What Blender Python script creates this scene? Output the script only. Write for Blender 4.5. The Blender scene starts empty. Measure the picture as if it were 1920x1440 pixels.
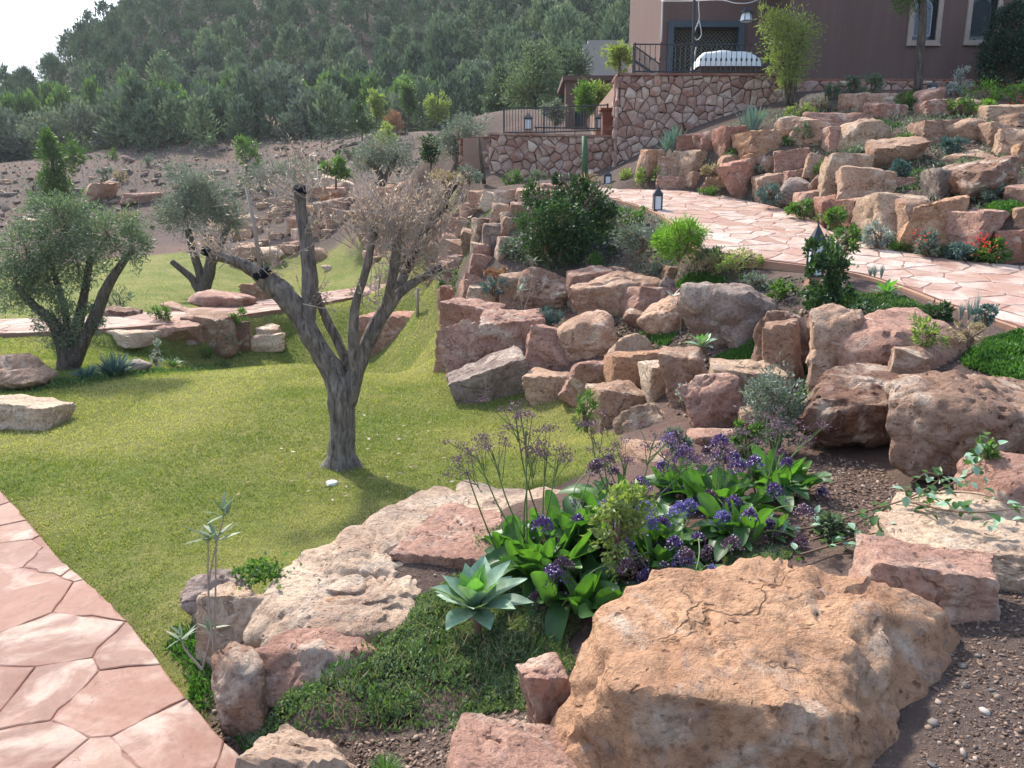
import bpy, bmesh, math, random
import numpy as np
from mathutils import Vector, Matrix

# ------------------------------------------------------------------ camera, sky, sun, exposure
SC = bpy.context.scene
COL = SC.collection
FPX, CAMZ, PITCH = 1450.0, 2.2, math.radians(12.45)
cam_d = bpy.data.cameras.new('camera'); cam = bpy.data.objects.new('camera', cam_d); COL.objects.link(cam)
cam.location = (0, 0, CAMZ); cam.rotation_euler = (math.pi/2 - PITCH, 0, 0)
cam_d.sensor_width = 36; cam_d.lens = 36*FPX/1920; cam_d.clip_start = 0.05; cam_d.clip_end = 6000
SC.camera = cam
SUN_AZ, SUN_EL = math.radians(-34), math.radians(47)      # azimuth from +Y, negative to the left
world = bpy.data.worlds.new('World'); SC.world = world; world.use_nodes = True
wn = world.node_tree.nodes; wl = world.node_tree.links
sky = wn.new('ShaderNodeTexSky'); sky.sky_type = 'NISHITA'; sky.sun_disc = False
sky.sun_elevation = SUN_EL; sky.sun_rotation = SUN_AZ % (2*math.pi)
sky.air_density = 1.2; sky.dust_density = 3.0; sky.ozone_density = 1.0; sky.altitude = 900
bg = wn['Background']; bg.inputs['Strength'].default_value = 0.15; wl.new(sky.outputs['Color'], bg.inputs['Color'])
sun_d = bpy.data.lights.new('sun', 'SUN'); sun_d.energy = 3.9; sun_d.angle = math.radians(4.0); sun_d.color = (1, .935, .83)
sun = bpy.data.objects.new('sun', sun_d); COL.objects.link(sun)
TO_SUN = Vector((math.sin(SUN_AZ)*math.cos(SUN_EL), math.cos(SUN_AZ)*math.cos(SUN_EL), math.sin(SUN_EL)))
sun.rotation_euler = TO_SUN.to_track_quat('Z', 'Y').to_euler(); sun.location = (-20, 20, 40)
SC.view_settings.view_transform = 'Standard'; SC.view_settings.look = 'None'
SC.view_settings.exposure = 1.5; SC.view_settings.gamma = 1.0; SC.view_settings.use_curve_mapping = False
SC.render.engine = 'CYCLES'
SC.cycles.use_denoising = True
SC.cycles.max_bounces = 6; SC.cycles.diffuse_bounces = 3; SC.cycles.glossy_bounces = 2
SC.cycles.transmission_bounces = 4; SC.cycles.transparent_max_bounces = 6; SC.cycles.volume_bounces = 0

rng = np.random.default_rng(7)

# ------------------------------------------------------------------ helpers
CF = np.array([0, math.cos(PITCH), -math.sin(PITCH)]); CU = np.array([0, math.sin(PITCH), math.cos(PITCH)])
def ray(px, py):
    return np.array([(px-960)/FPX, 0, 0]) + CU*((720-py)/FPX) + CF
def P(px, py, Y):
    d = ray(px, py); t = Y/d[1]
    return np.array([d[0]*t, Y, CAMZ + d[2]*t])
def on_plane(px, py, a, b):            # meets z = a + b*y
    d = ray(px, py); t = (a-CAMZ)/(d[2]-b*d[1])
    return np.array([d[0]*t, d[1]*t, CAMZ + d[2]*t])
def sstep(a, b, x):
    t = np.clip((x-a)/(b-a), 0, 1); return t*t*(3-2*t)
def unit(v):
    return v/np.maximum(np.linalg.norm(v, axis=-1, keepdims=True), 1e-9)

def _hash(ix, iy, iz, seed):
    h = (ix*374761393 + iy*668265263 + iz*2147483647 + seed*1274126177) & 0xffffffff
    h = ((h ^ (h >> 13))*1274126177) & 0xffffffff
    h = ((h ^ (h >> 16))*2246822519) & 0xffffffff
    return ((h ^ (h >> 15)) & 0xffff)/65535.0
def noise3(p, seed=0):
    p = np.asarray(p, float); i = np.floor(p).astype(np.int64); f = p-i
    u = f*f*f*(f*(f*6-15)+10); r = 0
    for dx in (0, 1):
        for dy in (0, 1):
            for dz in (0, 1):
                w = (u[:, 0] if dx else 1-u[:, 0])*(u[:, 1] if dy else 1-u[:, 1])*(u[:, 2] if dz else 1-u[:, 2])
                r = r + w*_hash(i[:, 0]+dx, i[:, 1]+dy, i[:, 2]+dz, seed)
    return r*2-1
def fbm(p, oct=4, seed=0, gain=.5):
    a, r, s = 1.0, 0, 0
    for o in range(oct):
        r = r + a*noise3(p*(2.03**o)+o*17.3, seed+o); s += a; a *= gain
    return r/s
def cellnoise(p, seed=0):              # distance to the nearest feature point
    p = np.asarray(p, float); i = np.floor(p).astype(np.int64); best = np.full(len(p), 9.0)
    for dx in (-1, 0, 1):
        for dy in (-1, 0, 1):
            for dz in (-1, 0, 1):
                c = i+np.array([dx, dy, dz])
                q = np.stack([c[:, k]+_hash(c[:, 0], c[:, 1], c[:, 2], seed+k*7+1) for k in range(3)], 1)
                best = np.minimum(best, ((q-p)**2).sum(1))
    return np.sqrt(best)

def mesh_np(name, V, F, smooth=False, attr=None):
    me = bpy.data.meshes.new(name); V = np.asarray(V, np.float32); F = np.asarray(F, np.int32)
    m, k = F.shape
    me.vertices.add(len(V)); me.vertices.foreach_set('co', V.ravel())
    me.loops.add(m*k); me.loops.foreach_set('vertex_index', F.ravel())
    me.polygons.add(m); me.polygons.foreach_set('loop_start', np.arange(0, m*k, k, dtype=np.int32))
    if smooth: me.polygons.foreach_set('use_smooth', np.ones(m, bool))
    if attr is not None:
        for kx, val in attr.items():
            at = me.attributes.new(kx, 'FLOAT', 'POINT'); at.data.foreach_set('value', np.asarray(val, np.float32))
    me.update(calc_edges=True); return me
def mesh_py(name, V, F, smooth=False):
    me = bpy.data.meshes.new(name); me.from_pydata([tuple(map(float, v)) for v in V], [], [tuple(f) for f in F])
    if smooth: me.polygons.foreach_set('use_smooth', np.ones(len(me.polygons), bool))
    me.update(); return me
def tag(o, label=None, cat=None, group=None, kind=None):
    if label: o['label'] = label
    if cat: o['category'] = cat
    if group: o['group'] = group
    if kind: o['kind'] = kind
    return o
def obj(name, me, mat=None, parent=None, loc=None, label=None, cat=None, group=None, kind=None):
    o = bpy.data.objects.new(name, me); COL.objects.link(o)
    if mat is not None and me is not None and len(me.materials) == 0: me.materials.append(mat)
    if parent is not None: o.parent = parent
    if loc is not None: o.location = tuple(map(float, loc))
    return tag(o, label, cat, group, kind)
def empty(name, loc, label, cat, group=None, rz=0):
    o = bpy.data.objects.new(name, None); COL.objects.link(o); o.empty_display_size = .2
    o.location = tuple(map(float, loc)); o.rotation_euler[2] = rz
    return tag(o, label, cat, group)
class MB:                               # collects pieces of one mesh
    def __init__(s): s.V = []; s.F = []
    def add(s, V, F):
        n = len(s.V); s.V += [tuple(map(float, v)) for v in V]; s.F += [tuple(int(i)+n for i in f) for f in F]; return s
    def box(s, x0, x1, y0, y1, z0, z1):
        v = [(x, y, z) for z in (z0, z1) for y in (y0, y1) for x in (x0, x1)]
        return s.add(v, [(0, 2, 3, 1), (4, 5, 7, 6), (0, 1, 5, 4), (2, 6, 7, 3), (0, 4, 6, 2), (1, 3, 7, 5)])
    def bar(s, a, b, r, n=6, r2=None):
        V, F = tube([a, b], [r, r if r2 is None else r2], n); return s.add(V, F)
    def mesh(s, name, smooth=False): return mesh_py(name, s.V, s.F, smooth)
def tube(pts, rad, n=8, cap=True, rough=0, seed=0):
    pts = np.asarray(pts, float); rad = np.asarray(rad, float); m = len(pts)
    T = unit(np.gradient(pts, axis=0)); V = []; up = np.array([.31, .9, .2]) if abs(T[0][2]) > .8 else np.array([0, 0, 1.])
    for i in range(m):
        s = unit(np.cross(T[i], up)); up = unit(np.cross(s, T[i]))
        for j in range(n):
            a = 2*math.pi*j/n; V.append(pts[i]+(s*math.cos(a)+up*math.sin(a))*rad[i])
    V = np.array(V)
    if rough:
        c = np.repeat(pts, n, 0); d = V-c
        q = np.concatenate([V[:, :2]*16, V[:, 2:]*5], 1)
        V = c+d*(1+rough*fbm(q, 3, seed)[:, None])
    F = [(i*n+j, i*n+(j+1) % n, (i+1)*n+(j+1) % n, (i+1)*n+j) for i in range(m-1) for j in range(n)]
    V = list(map(tuple, V))
    if cap:
        F.append(tuple(range(n))[::-1]); F.append(tuple((m-1)*n+j for j in range(n)))
    return V, F
def smooth_path(pts, sub=6):            # Catmull-Rom through rows of numbers
    p = np.asarray(pts, float); p = np.vstack([2*p[0]-p[1], p, 2*p[-1]-p[-2]]); out = []
    for i in range(1, len(p)-2):
        for t in np.linspace(0, 1, sub, endpoint=False):
            out.append(.5*((2*p[i])+(-p[i-1]+p[i+1])*t+(2*p[i-1]-5*p[i]+4*p[i+1]-p[i+2])*t*t+(-p[i-1]+3*p[i]-3*p[i+1]+p[i+2])*t**3))
    out.append(p[-2]); return np.array(out)

# leaves: every leaf a folded diamond of two triangles (or four for long ones)
def leaf_arrays(pts, dirs, L, W, fold=.25, curl=0.0, seed=1):
    r = np.random.default_rng(seed); n = len(pts); pts = np.asarray(pts, float); dirs = unit(np.asarray(dirs, float))
    L = np.broadcast_to(L, n)[:, None]; W = np.broadcast_to(W, n)[:, None]
    side = unit(np.cross(dirs, r.normal(size=(n, 3)))); nor = np.cross(side, dirs)
    mid = pts+dirs*L*.48+nor*W*fold*.5
    V = np.stack([pts, mid+side*W*.5+nor*W*fold, pts+dirs*L-nor*L*curl, mid-side*W*.5+nor*W*fold], 1).reshape(-1, 3)
    b = np.arange(n)[:, None]*4
    F = np.concatenate([b+[0, 1, 2], b+[0, 2, 3]], 1).reshape(-1, 3)
    v = np.repeat(r.random(n), 4)
    return V, F, v
def leaf_mesh(name, pts, dirs, L, W, fold=.25, curl=0.0, seed=1):
    V, F, v = leaf_arrays(pts, dirs, L, W, fold, curl, seed); return mesh_np(name, V, F, attr={'v': v})

# ------------------------------------------------------------------ materials
def mat(name):
    m = bpy.data.materials.new(name); m.use_nodes = True; return m, m.node_tree.nodes, m.node_tree.links, m.node_tree.nodes['Principled BSDF']
class N:                                # short-hand node builder
    def __init__(s, name, rough=.8, spec=.3):
        s.m = bpy.data.materials.new(name); s.m.use_nodes = True; s.t = s.m.node_tree; s.b = s.t.nodes['Principled BSDF']
        s.b.inputs['Roughness'].default_value = rough; s.b.inputs['Specular IOR Level'].default_value = spec
    def n(s, typ, ins=None, **kw):
        x = s.t.nodes.new('ShaderNode'+typ)
        for k, v in kw.items(): setattr(x, k, v)
        for k, v in (ins or {}).items():
            if hasattr(v, 'default_value') or hasattr(v, 'is_output'): s.t.links.new(v, x.inputs[k])
            else: x.inputs[k].default_value = v
        return x
    def link(s, a, b): s.t.links.new(a, b)
    def coord(s, which='Object', jitter=0):
        c = s.n('TexCoord').outputs[which]
        if jitter:
            r = s.n('ObjectInfo').outputs['Random']; k = s.n('Math', {0: r, 1: jitter}, operation='MULTIPLY').outputs[0]
            c = s.n('VectorMath', {0: c, 1: k}, operation='ADD').outputs[0]
        return c
    def noise(s, vec, scale, detail=4, rough=.55, dist=0):
        return s.n('TexNoise', {'Vector': vec, 'Scale': scale, 'Detail': detail, 'Roughness': rough, 'Distortion': dist}).outputs['Fac']
    def ramp(s, fac, stops):
        x = s.n('ValToRGB', {'Fac': fac}); e = x.color_ramp.elements
        while len(e) < len(stops): e.new(.5)
        for i, (p, c) in enumerate(stops):
            e[i].position = p; e[i].color = (c, c, c, 1) if not hasattr(c, '__len__') else (*c, 1)
        return x.outputs['Color']
    def mix(s, fac, a, b, mode='MIX'):
        x = s.n('Mix', data_type='RGBA', blend_type=mode)
        for sock, v in ((0, fac), (6, a), (7, b)):
            if hasattr(v, 'is_output'): s.t.links.new(v, x.inputs[sock])
            elif hasattr(v, '__len__'): x.inputs[sock].default_value = (*v, 1)
            else: x.inputs[sock].default_value = v
        return x.outputs[2]
    def math(s, op, a, b=0.0):
        return s.n('Math', {0: a, 1: b}, operation=op).outputs[0]
    def bump(s, h, strength=.5, dist=.02, normal=None):
        ins = {'Height': h, 'Strength': strength, 'Distance': dist}
        if normal is not None: ins['Normal'] = normal
        return s.n('Bump', ins).outputs['Normal']
    def color(s, c):
        if hasattr(c, 'is_output'): s.link(c, s.b.inputs['Base Color'])
        else: s.b.inputs['Base Color'].default_value = (*c, 1)
        return s
    def normal(s, nrm): s.link(nrm, s.b.inputs['Normal']); return s
    def translucent(s, col, fac):
        tr = s.n('BsdfTranslucent'); 
        if hasattr(col, 'is_output'): s.link(col, tr.inputs['Color'])
        else: tr.inputs['Color'].default_value = (*col, 1)
        mx = s.n('MixShader', {0: fac}); out = s.t.nodes['Material Output']
        s.link(s.b.outputs[0], mx.inputs[1]); s.link(tr.outputs[0], mx.inputs[2]); s.link(mx.outputs[0], out.inputs['Surface']); return s

def rock_material():
    s = N('weathered_rock', .88, .22); c = s.coord('Object', 37.0); base = s.n('ObjectInfo').outputs['Color']
    n1 = s.noise(c, 1.5, 6, .62, .5); n2 = s.noise(c, 4.6, 7, .68, .9); n3 = s.noise(c, 30, 6, .72); n4 = s.noise(c, 2.3, 5, .62, 1.4); n6 = s.noise(c, 9, 6, .7, .6)
    st = s.n('Mapping', {'Vector': c, 'Scale': (1.4, 1.4, 5.0), 'Rotation': (.35, .25, .3)}).outputs[0]
    n5 = s.noise(st, 1.7, 6, .7, 1.0)
    col = s.mix(s.ramp(n1, [(.34, 0), (.66, 1)]), s.mix(1.0, base, (.68, .58, .54), 'MULTIPLY'), s.mix(1.0, base, (1.18, 1.12, 1.05), 'MULTIPLY'))
    col = s.mix(s.ramp(n2, [(.54, 0), (.68, .7)]), col, s.mix(.6, base, (.33, .145, .085)))
    col = s.mix(s.ramp(n4, [(.53, 0), (.66, .75)]), col, (.54, .44, .35))
    col = s.mix(s.ramp(n6, [(.56, 0), (.70, .6)]), col, (.26, .215, .205))
    col = s.mix(s.ramp(n5, [(.36, .5), (.47, 0)]), col, s.mix(1.0, base, (.50, .40, .37), 'MULTIPLY'))
    col = s.mix(s.ramp(n3, [(.36, .75), (.5, 0)]), col, s.mix(1.0, col, (.5, .44, .41), 'MULTIPLY'))
    col = s.mix(s.ramp(n3, [(.54, 0), (.68, .6)]), col, s.mix(1.0, col, (1.35, 1.32, 1.28), 'MULTIPLY'))
    vor = s.n('TexVoronoi', {'Vector': s.mix(.2, c, s.n('TexNoise', {'Vector': c, 'Scale': 9.0}).outputs['Color']), 'Scale': 21.0}).outputs['Distance']
    pit = s.math('MULTIPLY', s.ramp(vor, [(.08, 1), (.26, 0)]), s.ramp(n2, [(.46, 0), (.56, 1)]))
    col = s.mix(s.math('MULTIPLY', pit, .6), col, s.mix(1.0, col, (.35, .28, .24), 'MULTIPLY'))
    ck = s.noise(c, 1.3, 5, .6, .3); crack = s.math('MULTIPLY', s.ramp(s.math('ABSOLUTE', s.math('SUBTRACT', ck, .5)), [(.003, 1), (.009, 0)]), s.ramp(n1, [(.52, 0), (.6, 1)]))
    col = s.mix(s.math('MULTIPLY', crack, .55), col, s.mix(1.0, col, (.3, .24, .2), 'MULTIPLY'))
    s.color(col)
    fine = s.noise(c, 85, 6, .75)
    h = s.math('ADD', s.math('ADD', s.math('MULTIPLY', n2, .8), s.math('MULTIPLY', n3, .42)), s.math('ADD', s.math('MULTIPLY', fine, .18), s.math('MULTIPLY', n6, .5)))
    h = s.math('SUBTRACT', s.math('SUBTRACT', h, s.math('MULTIPLY', pit, .4)), s.math('MULTIPLY', crack, .35))
    s.normal(s.bump(h, .9, .06)); return s.m
def plain(name, col, rough=.7, spec=.3, var=.0, scale=8, bump=0, metal=0, bscale=40):
    s = N(name, rough, spec); s.b.inputs['Metallic'].default_value = metal
    if var:
        c = s.coord('Object'); n = s.noise(c, scale, 5, .6)
        s.color(s.mix(n, tuple(x*(1-var) for x in col), tuple(min(1, x*(1+var)) for x in col)))
        if bump: s.normal(s.bump(s.noise(c, bscale, 4, .65), bump, .01))
    else: s.color(col)
    return s.m
def stone_material(name, cols, rough=.85, bscale=30, bump=.5, bdist=.01):   # flat stones: colour chosen by object
    s = N(name, rough, .25); r = s.n('ObjectInfo').outputs['Random']; c = s.coord('Object', 51.0)
    x = s.n('ValToRGB', {'Fac': r}); x.color_ramp.interpolation = 'CONSTANT'; e = x.color_ramp.elements
    while len(e) < len(cols): e.new(.5)
    for i, k in enumerate(cols): e[i].position = i/len(cols); e[i].color = (*k, 1)
    n1 = s.noise(c, 5, 6, .65, .6); n2 = s.noise(c, bscale, 5, .7); n3 = s.noise(c, 2.2, 4, .6, 1.5)
    col = s.mix(s.ramp(n1, [(.3, 0), (.7, 1)]), s.mix(1.0, x.outputs[0], (.74, .66, .62), 'MULTIPLY'), s.mix(1.0, x.outputs[0], (1.15, 1.15, 1.12), 'MULTIPLY'))
    col = s.mix(s.ramp(n3, [(.50, 0), (.62, .75)]), col, s.mix(.6, x.outputs[0], (.50, .40, .33)))
    n4 = s.noise(c, 1.1, 5, .6, .8); col = s.mix(s.ramp(n4, [(.42, .8), (.55, 0)]), col, s.mix(1.0, x.outputs[0], (.70, .48, .40), 'MULTIPLY'))
    ck = s.ramp(s.math('ABSOLUTE', s.math('SUBTRACT', s.noise(c, 2.2, 5, .6, .4), .5)), [(.003, 1), (.010, 0)]); ck = s.math('MULTIPLY', ck, s.ramp(n1, [(.5, 0), (.58, 1)]))
    col = s.mix(s.math('MULTIPLY', ck, .6), col, s.mix(1.0, col, (.35, .28, .25), 'MULTIPLY'))
    col = s.mix(s.ramp(n2, [(.35, .35), (.55, 0)]), col, s.mix(1.0, col, (.5, .42, .38), 'MULTIPLY'))
    s.color(col); s.normal(s.bump(s.math('ADD', n1, s.math('MULTIPLY', n2, .4)), bump, bdist)); return s.m
def leaf_material(name, lo, hi, tr=.35, trc=None, rough=.5, spec=.35):
    s = N(name, rough, spec); a = s.n('Attribute', attribute_name='v').outputs['Fac']
    c = s.mix(a, lo, hi)
    if name.startswith('hill'): c = s.mix(1.0, c, s.ramp(s.n('ObjectInfo').outputs['Random'], [(0, (.62, .70, .68)), (.45, (1, 1, 1)), (1, (1.45, 1.38, 1.2))]), 'MULTIPLY')
    s.color(c)
    s.translucent(s.mix(1.0, c, trc or (1.5, 1.7, .7), 'MULTIPLY'), tr); return s.m
def bark_material(name, lo, hi, sc=(14, 14, 3), bump=.9, dist=.02):
    s = N(name, .9, .15); c = s.coord('Object'); m = s.n('Mapping', {'Vector': c, 'Scale': sc}).outputs[0]
    n = s.noise(m, 1.6, 6, .7, .8); n2 = s.noise(c, 4, 3)
    s.color(s.mix(s.ramp(n, [(.35, 0), (.65, 1)]), s.mix(n2, lo, tuple(x*.7 for x in lo)), s.mix(n2, hi, tuple(x*.75 for x in hi))))
    s.normal(s.bump(n, bump, dist)); return s.m

M = {}
M['rock'] = rock_material()
M['flag'] = stone_material('flagstone_pink', [(.245, .14, .11), (.275, .165, .13), (.21, .11, .085), (.30, .20, .16), (.255, .15, .115), (.20, .105, .08)], .62, 26, .5, .012)
M['flag_pale'] = stone_material('flagstone_pale', [(.47, .38, .335), (.43, .34, .295), (.51, .425, .38), (.45, .35, .30)], .6, 26, .4, .012)
M['mortar'] = plain('red_mortar', (.25, .14, .11), .85, .2, .35, 6, .5)
M['wallstone'] = stone_material('wall_stone', [(.38, .275, .24), (.42, .31, .27), (.33, .235, .205), (.46, .36, .31), (.31, .22, .195), (.52, .43, .37), (.39, .28, .25), (.35, .25, .22)], .9, 22, .6, .02)
M['joint'] = plain('dark_joint', (.075, .055, .048), .95, .1, .3, 12)
# ------------------------------------------------------------------ terrain
PA, PB = .005, .165                    # the upper path lies on z = PA + PB*y
up_near = [(1090, 366), (1152, 374), (1232, 398), (1275, 425), (1316, 471), (1437, 490), (1540, 503), (1620, 517), (1703, 542), (1787, 575), (1920, 618), (2150, 710)]
up_far = [(2150, 516), (1920, 502), (1828, 496), (1745, 485), (1662, 471), (1600, 454), (1552, 436), (1530, 419), (1495, 402), (1437, 387), (1353, 369), (1266, 359), (1162, 357), (1090, 352)]
UP = np.array([on_plane(a, b, PA, PB)[:2] for a, b in up_near+up_far])
LP = np.array([on_plane(a, b, .0, 0)[:2] for a, b in [(0, 922), (60, 990), (118, 1060), (180, 1110), (248, 1180), (300, 1250), (345, 1310), (400, 1375), (462, 1440), (640, 1660), (200, 1760), (-700, 1500), (-600, 1050)]])
MP = np.array([on_plane(a, b, -.02, 0)[:2] for a, b in [(-420, 655), (0, 628), (150, 622), (300, 611), (430, 596), (560, 577), (700, 552), (830, 534), (870, 528), (870, 518), (830, 523), (700, 536), (560, 556), (430, 573), (300, 586), (150, 596), (0, 601), (-420, 622)]])

ctrl = []
def cw(*a): ctrl.append(a)
def cp(px, py, Y): ctrl.append(tuple(P(px, py, Y)))
for a in [(-1.5, 6.7, 0), (-4, 6, 0), (-2.2, 8.6, .07), (0, 9, 0), (-.3, 7.2, .02), (-.55, 5.2, .03), (-3, 4.2, 0), (-1.6, 3.5, 0), (-1.45, 2.2, 0), (-4, 2, 0), (-2.4, 0, 0), (-4.5, 9, 0), (-7, 8, -.05),
          (-3, 11.2, 0), (-7, 12, -.08), (-10, 15, -.1), (-10, 25, -.05), (-5, 19, -.02), (-3.6, 24, 0), (-14, 14, -.2), (-16, 25, 0), (-9, 31, .1), (-5.5, 28, .1), (-1.1, 9.9, 0), (-1.25, 11.5, .0), (-1.4, 13, .02), (-1.7, 15.5, .03), (-2.1, 18, .06), (-2.7, 22, .08), (-1.05, 10.9, .03), (-1.12, 12.2, .03), (-1.28, 14.2, .05), (-.45, 12.5, 1.15), (-.62, 14.5, 1.75), (-.95, 17, 2.3), (.9, 7.6, .05),
          (-.35, 4.4, .12), (-.9, 3.3, .06), (-.55, 2.9, .12), (-.75, 2.1, .1),
          (0, 0, .55), (-.9, .6, .15), (1.3, .8, .62), (2.6, 2.2, .68), (3.2, 4, .85), (-.1, 2.3, .27), (-.45, 2.3, .17), (.6, 1.6, .45),
          (.0, 4.6, .38), (1.0, 4.9, .5), (.3, 5.6, .2), (1.35, 5.9, .5), (0.9, 6.7, .22), (1.6, 7.4, .55)]: cw(*a)
cp(890, 1212, 3.25); cp(640, 1300, 2.95); cp(1000, 1185, 3.3); cp(1150, 1075, 3.7); cp(1350, 1050, 3.55); cp(1560, 905, 4.5); cp(1560, 1000, 3.7); cp(1640, 900, 4.55)
cp(1860, 1150, 2.75); cp(1860, 1330, 2.2); cp(1700, 880, 4.7)
# terraces behind the curved wall
cp(1100, 640, 9.6); cp(960, 575, 11.2); cp(1040, 590, 10.8); cp(1270, 600, 9.4); cp(1230, 640, 9.0); cp(1400, 680, 7.6); cp(1330, 730, 7.4); cp(1480, 800, 6.0); cp(1370, 545, 9.7); cp(1300, 505, 10.8)
cp(1000, 490, 12.2); cp(1100, 470, 12.0); cp(1200, 440, 12.3); cp(900, 425, 14.2); cp(950, 370, 16.5); cp(1050, 355, 17.2); cp(900, 345, 19); cp(1880, 690, 5.7); cp(1700, 650, 6.3); cp(1560, 580, 7.9); cp(1640, 570, 7.6); cp(1440, 540, 9.0); cp(1850, 625, 6.6)
cp(840, 1045, 3.9); cp(760, 1010, 4.1); cp(930, 960, 4.4)
# upper rockery
for a in [(1290, 350, 15.6), (1450, 375, 13.9), (1600, 330, 13.1), (1400, 290, 15.2), (1300, 270, 16.5), (1700, 360, 11.6), (1850, 380, 10.6), (1850, 300, 12.4), (1600, 250, 15.2), (1750, 250, 14), (1500, 205, 17.3), (1650, 195, 17), (1800, 200, 16), (1920, 230, 14.5), (1350, 230, 17.6), (1210, 300, 17.2),
          (1700, 172, 18.6), (1500, 175, 18.8), (1880, 170, 18.4), (2150, 330, 10.5), (2150, 200, 15), (1160, 330, 17.3), (1000, 338, 19.2), (870, 335, 20)]: cp(*a)
# rising ground to the left and far
for a in [(600, 505, 30), (700, 482, 29), (760, 430, 29), (820, 385, 27), (700, 400, 33), (700, 350, 37), (600, 340, 40), (480, 490, 31), (500, 430, 36), (400, 440, 37), (250, 470, 34), (100, 470, 34), (0, 440, 38), (150, 395, 42), (300, 380, 42), (450, 350, 43), (250, 335, 48), (400, 310, 50), (550, 310, 45),
          (800, 300, 30), (850, 285, 36), (300, 265, 60), (500, 270, 56), (650, 265, 52), (800, 250, 48), (100, 340, 55), (-100, 400, 48), (-300, 430, 46), (150, 250, 66), (700, 240, 60)]: cp(*a)
for a in [(20, 16, 5), (25, 40, 6.5), (20, 5, 3), (10, 0, 1.2), (0, -8, .6), (-10, -8, 0), (-20, 0, -.3), (-30, 20, 0), (-45, 45, 2), (8, 32, 4.4), (10, 38, 5), (0, 45, 5.2), (8, 50, 6.2), (30, 60, 8)]: cw(*a)
CT = np.array(ctrl); S = 10.0
def _tps_fit(C, lam):
    X = C[:, :2]/S; n = len(C); r2 = ((X[:, None]-X[None])**2).sum(-1)
    K = .5*r2*np.log(r2+1e-12)+np.eye(n)*lam; Pm = np.c_[np.ones(n), X]
    A = np.block([[K, Pm], [Pm.T, np.zeros((3, 3))]])
    return X, np.linalg.solve(A, np.r_[C[:, 2], 0, 0, 0])
TX, TW = _tps_fit(CT, 6e-5)
def tps(x, y):
    q = np.stack([x, y], -1)/S; out = np.empty(len(q))
    for i in range(0, len(q), 20000):
        p = q[i:i+20000]; r2 = ((p[:, None]-TX[None])**2).sum(-1)
        out[i:i+20000] = (.5*r2*np.log(r2+1e-12))@TW[:-3]+TW[-3]+p@TW[-2:]
    return out
def in_poly(x, y, poly):
    r = np.zeros(len(x), bool); j = len(poly)-1
    for i in range(len(poly)):
        xi, yi = poly[i]; xj, yj = poly[j]
        r ^= ((yi > y) != (yj > y)) & (x < (xj-xi)*(y-yi)/(yj-yi+1e-12)+xi); j = i
    return r
def poly_dist(x, y, poly):             # signed: negative inside
    p = np.stack([x, y], -1); d = np.full(len(x), 1e9)
    for i in range(len(poly)):
        a, b = poly[i-1], poly[i]; ab = b-a; t = np.clip(((p-a)@ab)/max(ab@ab, 1e-9), 0, 1)
        d = np.minimum(d, np.linalg.norm(p-a-t[:, None]*ab, axis=1))
    return np.where(in_poly(x, y, poly), -d, d)
def hill(d, az):
    h = np.interp(az, [-1.6, -1.0, -.75, -.558, -.527, -.506, -.479, -.451, -.418, -.378, -.308, -.219, 0, .5, 1.6], [.5, 2, 4, 7, 9.5, 11.5, 16, 20.5, 27, 37, 64, 90, 108, 110, 110])
    d0 = np.interp(az, [-1.6, -.7, -.45, -.2, 0, .3, 1.6], [120, 88, 76, 66, 58, 50, 50]); zb = np.interp(az, [-1.6, -.8, -.55, -.4, -.2, 0, .4, 1.6], [2, 3, 6, 7.4, 7.2, 6.8, 7, 9])
    t = np.clip((d-d0)/(h*3.0), 0, 1); up = h*(t-.5*t*t*t*.66)/.67
    back = np.maximum(d-d0-h*3.0, 0)
    return zb+up-back*.25
def height_exact(x, y):
    x = np.asarray(x, float).ravel(); y = np.asarray(y, float).ravel()
    d = np.hypot(x, y); az = np.arctan2(x, y); xc = np.clip(x, -60, 45); yc = np.clip(y, -12, 75)
    z = tps(xc, yc)
    f = hill(d, az); p = np.stack([x*.05, y*.05, 0*x], 1)
    f = f+2.2*fbm(p, 4, 3)*sstep(60, 110, d)
    z = z+(f-z)*np.where(y > 0, sstep(48, 72, d), 0)
    z = z*(1-np.where(y < 0, sstep(25, 60, d), 0))
    q = np.stack([x, y, 0*x], 1)
    z = z+.035*fbm(q*1.3, 3, 5)*sstep(2.0, 2.6, np.where(x > -.4, 3, 0))+.12*fbm(q*.35, 3, 9)*sstep(26, 40, d)
    near = (x > -40) & (x < 40) & (y < 45) & (y > -6)
    if near.any():
        xn, yn = x[near], y[near]; zn = z[near]
        du = poly_dist(xn, yn, UP); k = 1-sstep(0, .55, du); zn = zn+(PA+PB*yn-.07-zn)*k
        for poly, lev, wd in ((LP, -.06, .3), (MP, -.075, .5)):
            k = 1-sstep(0, wd, poly_dist(xn, yn, poly)); zn = zn+(lev-zn)*k
        z[near] = zn
    return z
def axis(segs):
    return np.unique(np.concatenate([np.linspace(a, b, n) for a, b, n in segs]))
gx = axis([(-2500, -300, 18), (-300, -60, 50), (-60, -16, 70), (-16, -5, 100), (-5, 8, 200), (8, 20, 70), (20, 60, 30), (60, 300, 34), (300, 2500, 16)])
gy = axis([(-1200, -20, 12), (-20, 0, 30), (0, 14, 200), (14, 30, 110), (30, 75, 90), (75, 260, 90), (260, 3000, 24)])
XX, YY = np.meshgrid(gx, gy); x_, y_ = XX.ravel(), YY.ravel(); z_ = height_exact(x_, y_)
nx, ny = len(gx), len(gy); ii = (np.arange(ny-1)[:, None]*nx+np.arange(nx-1)[None]).ravel()
ZG = z_.reshape(ny, nx)
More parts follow.
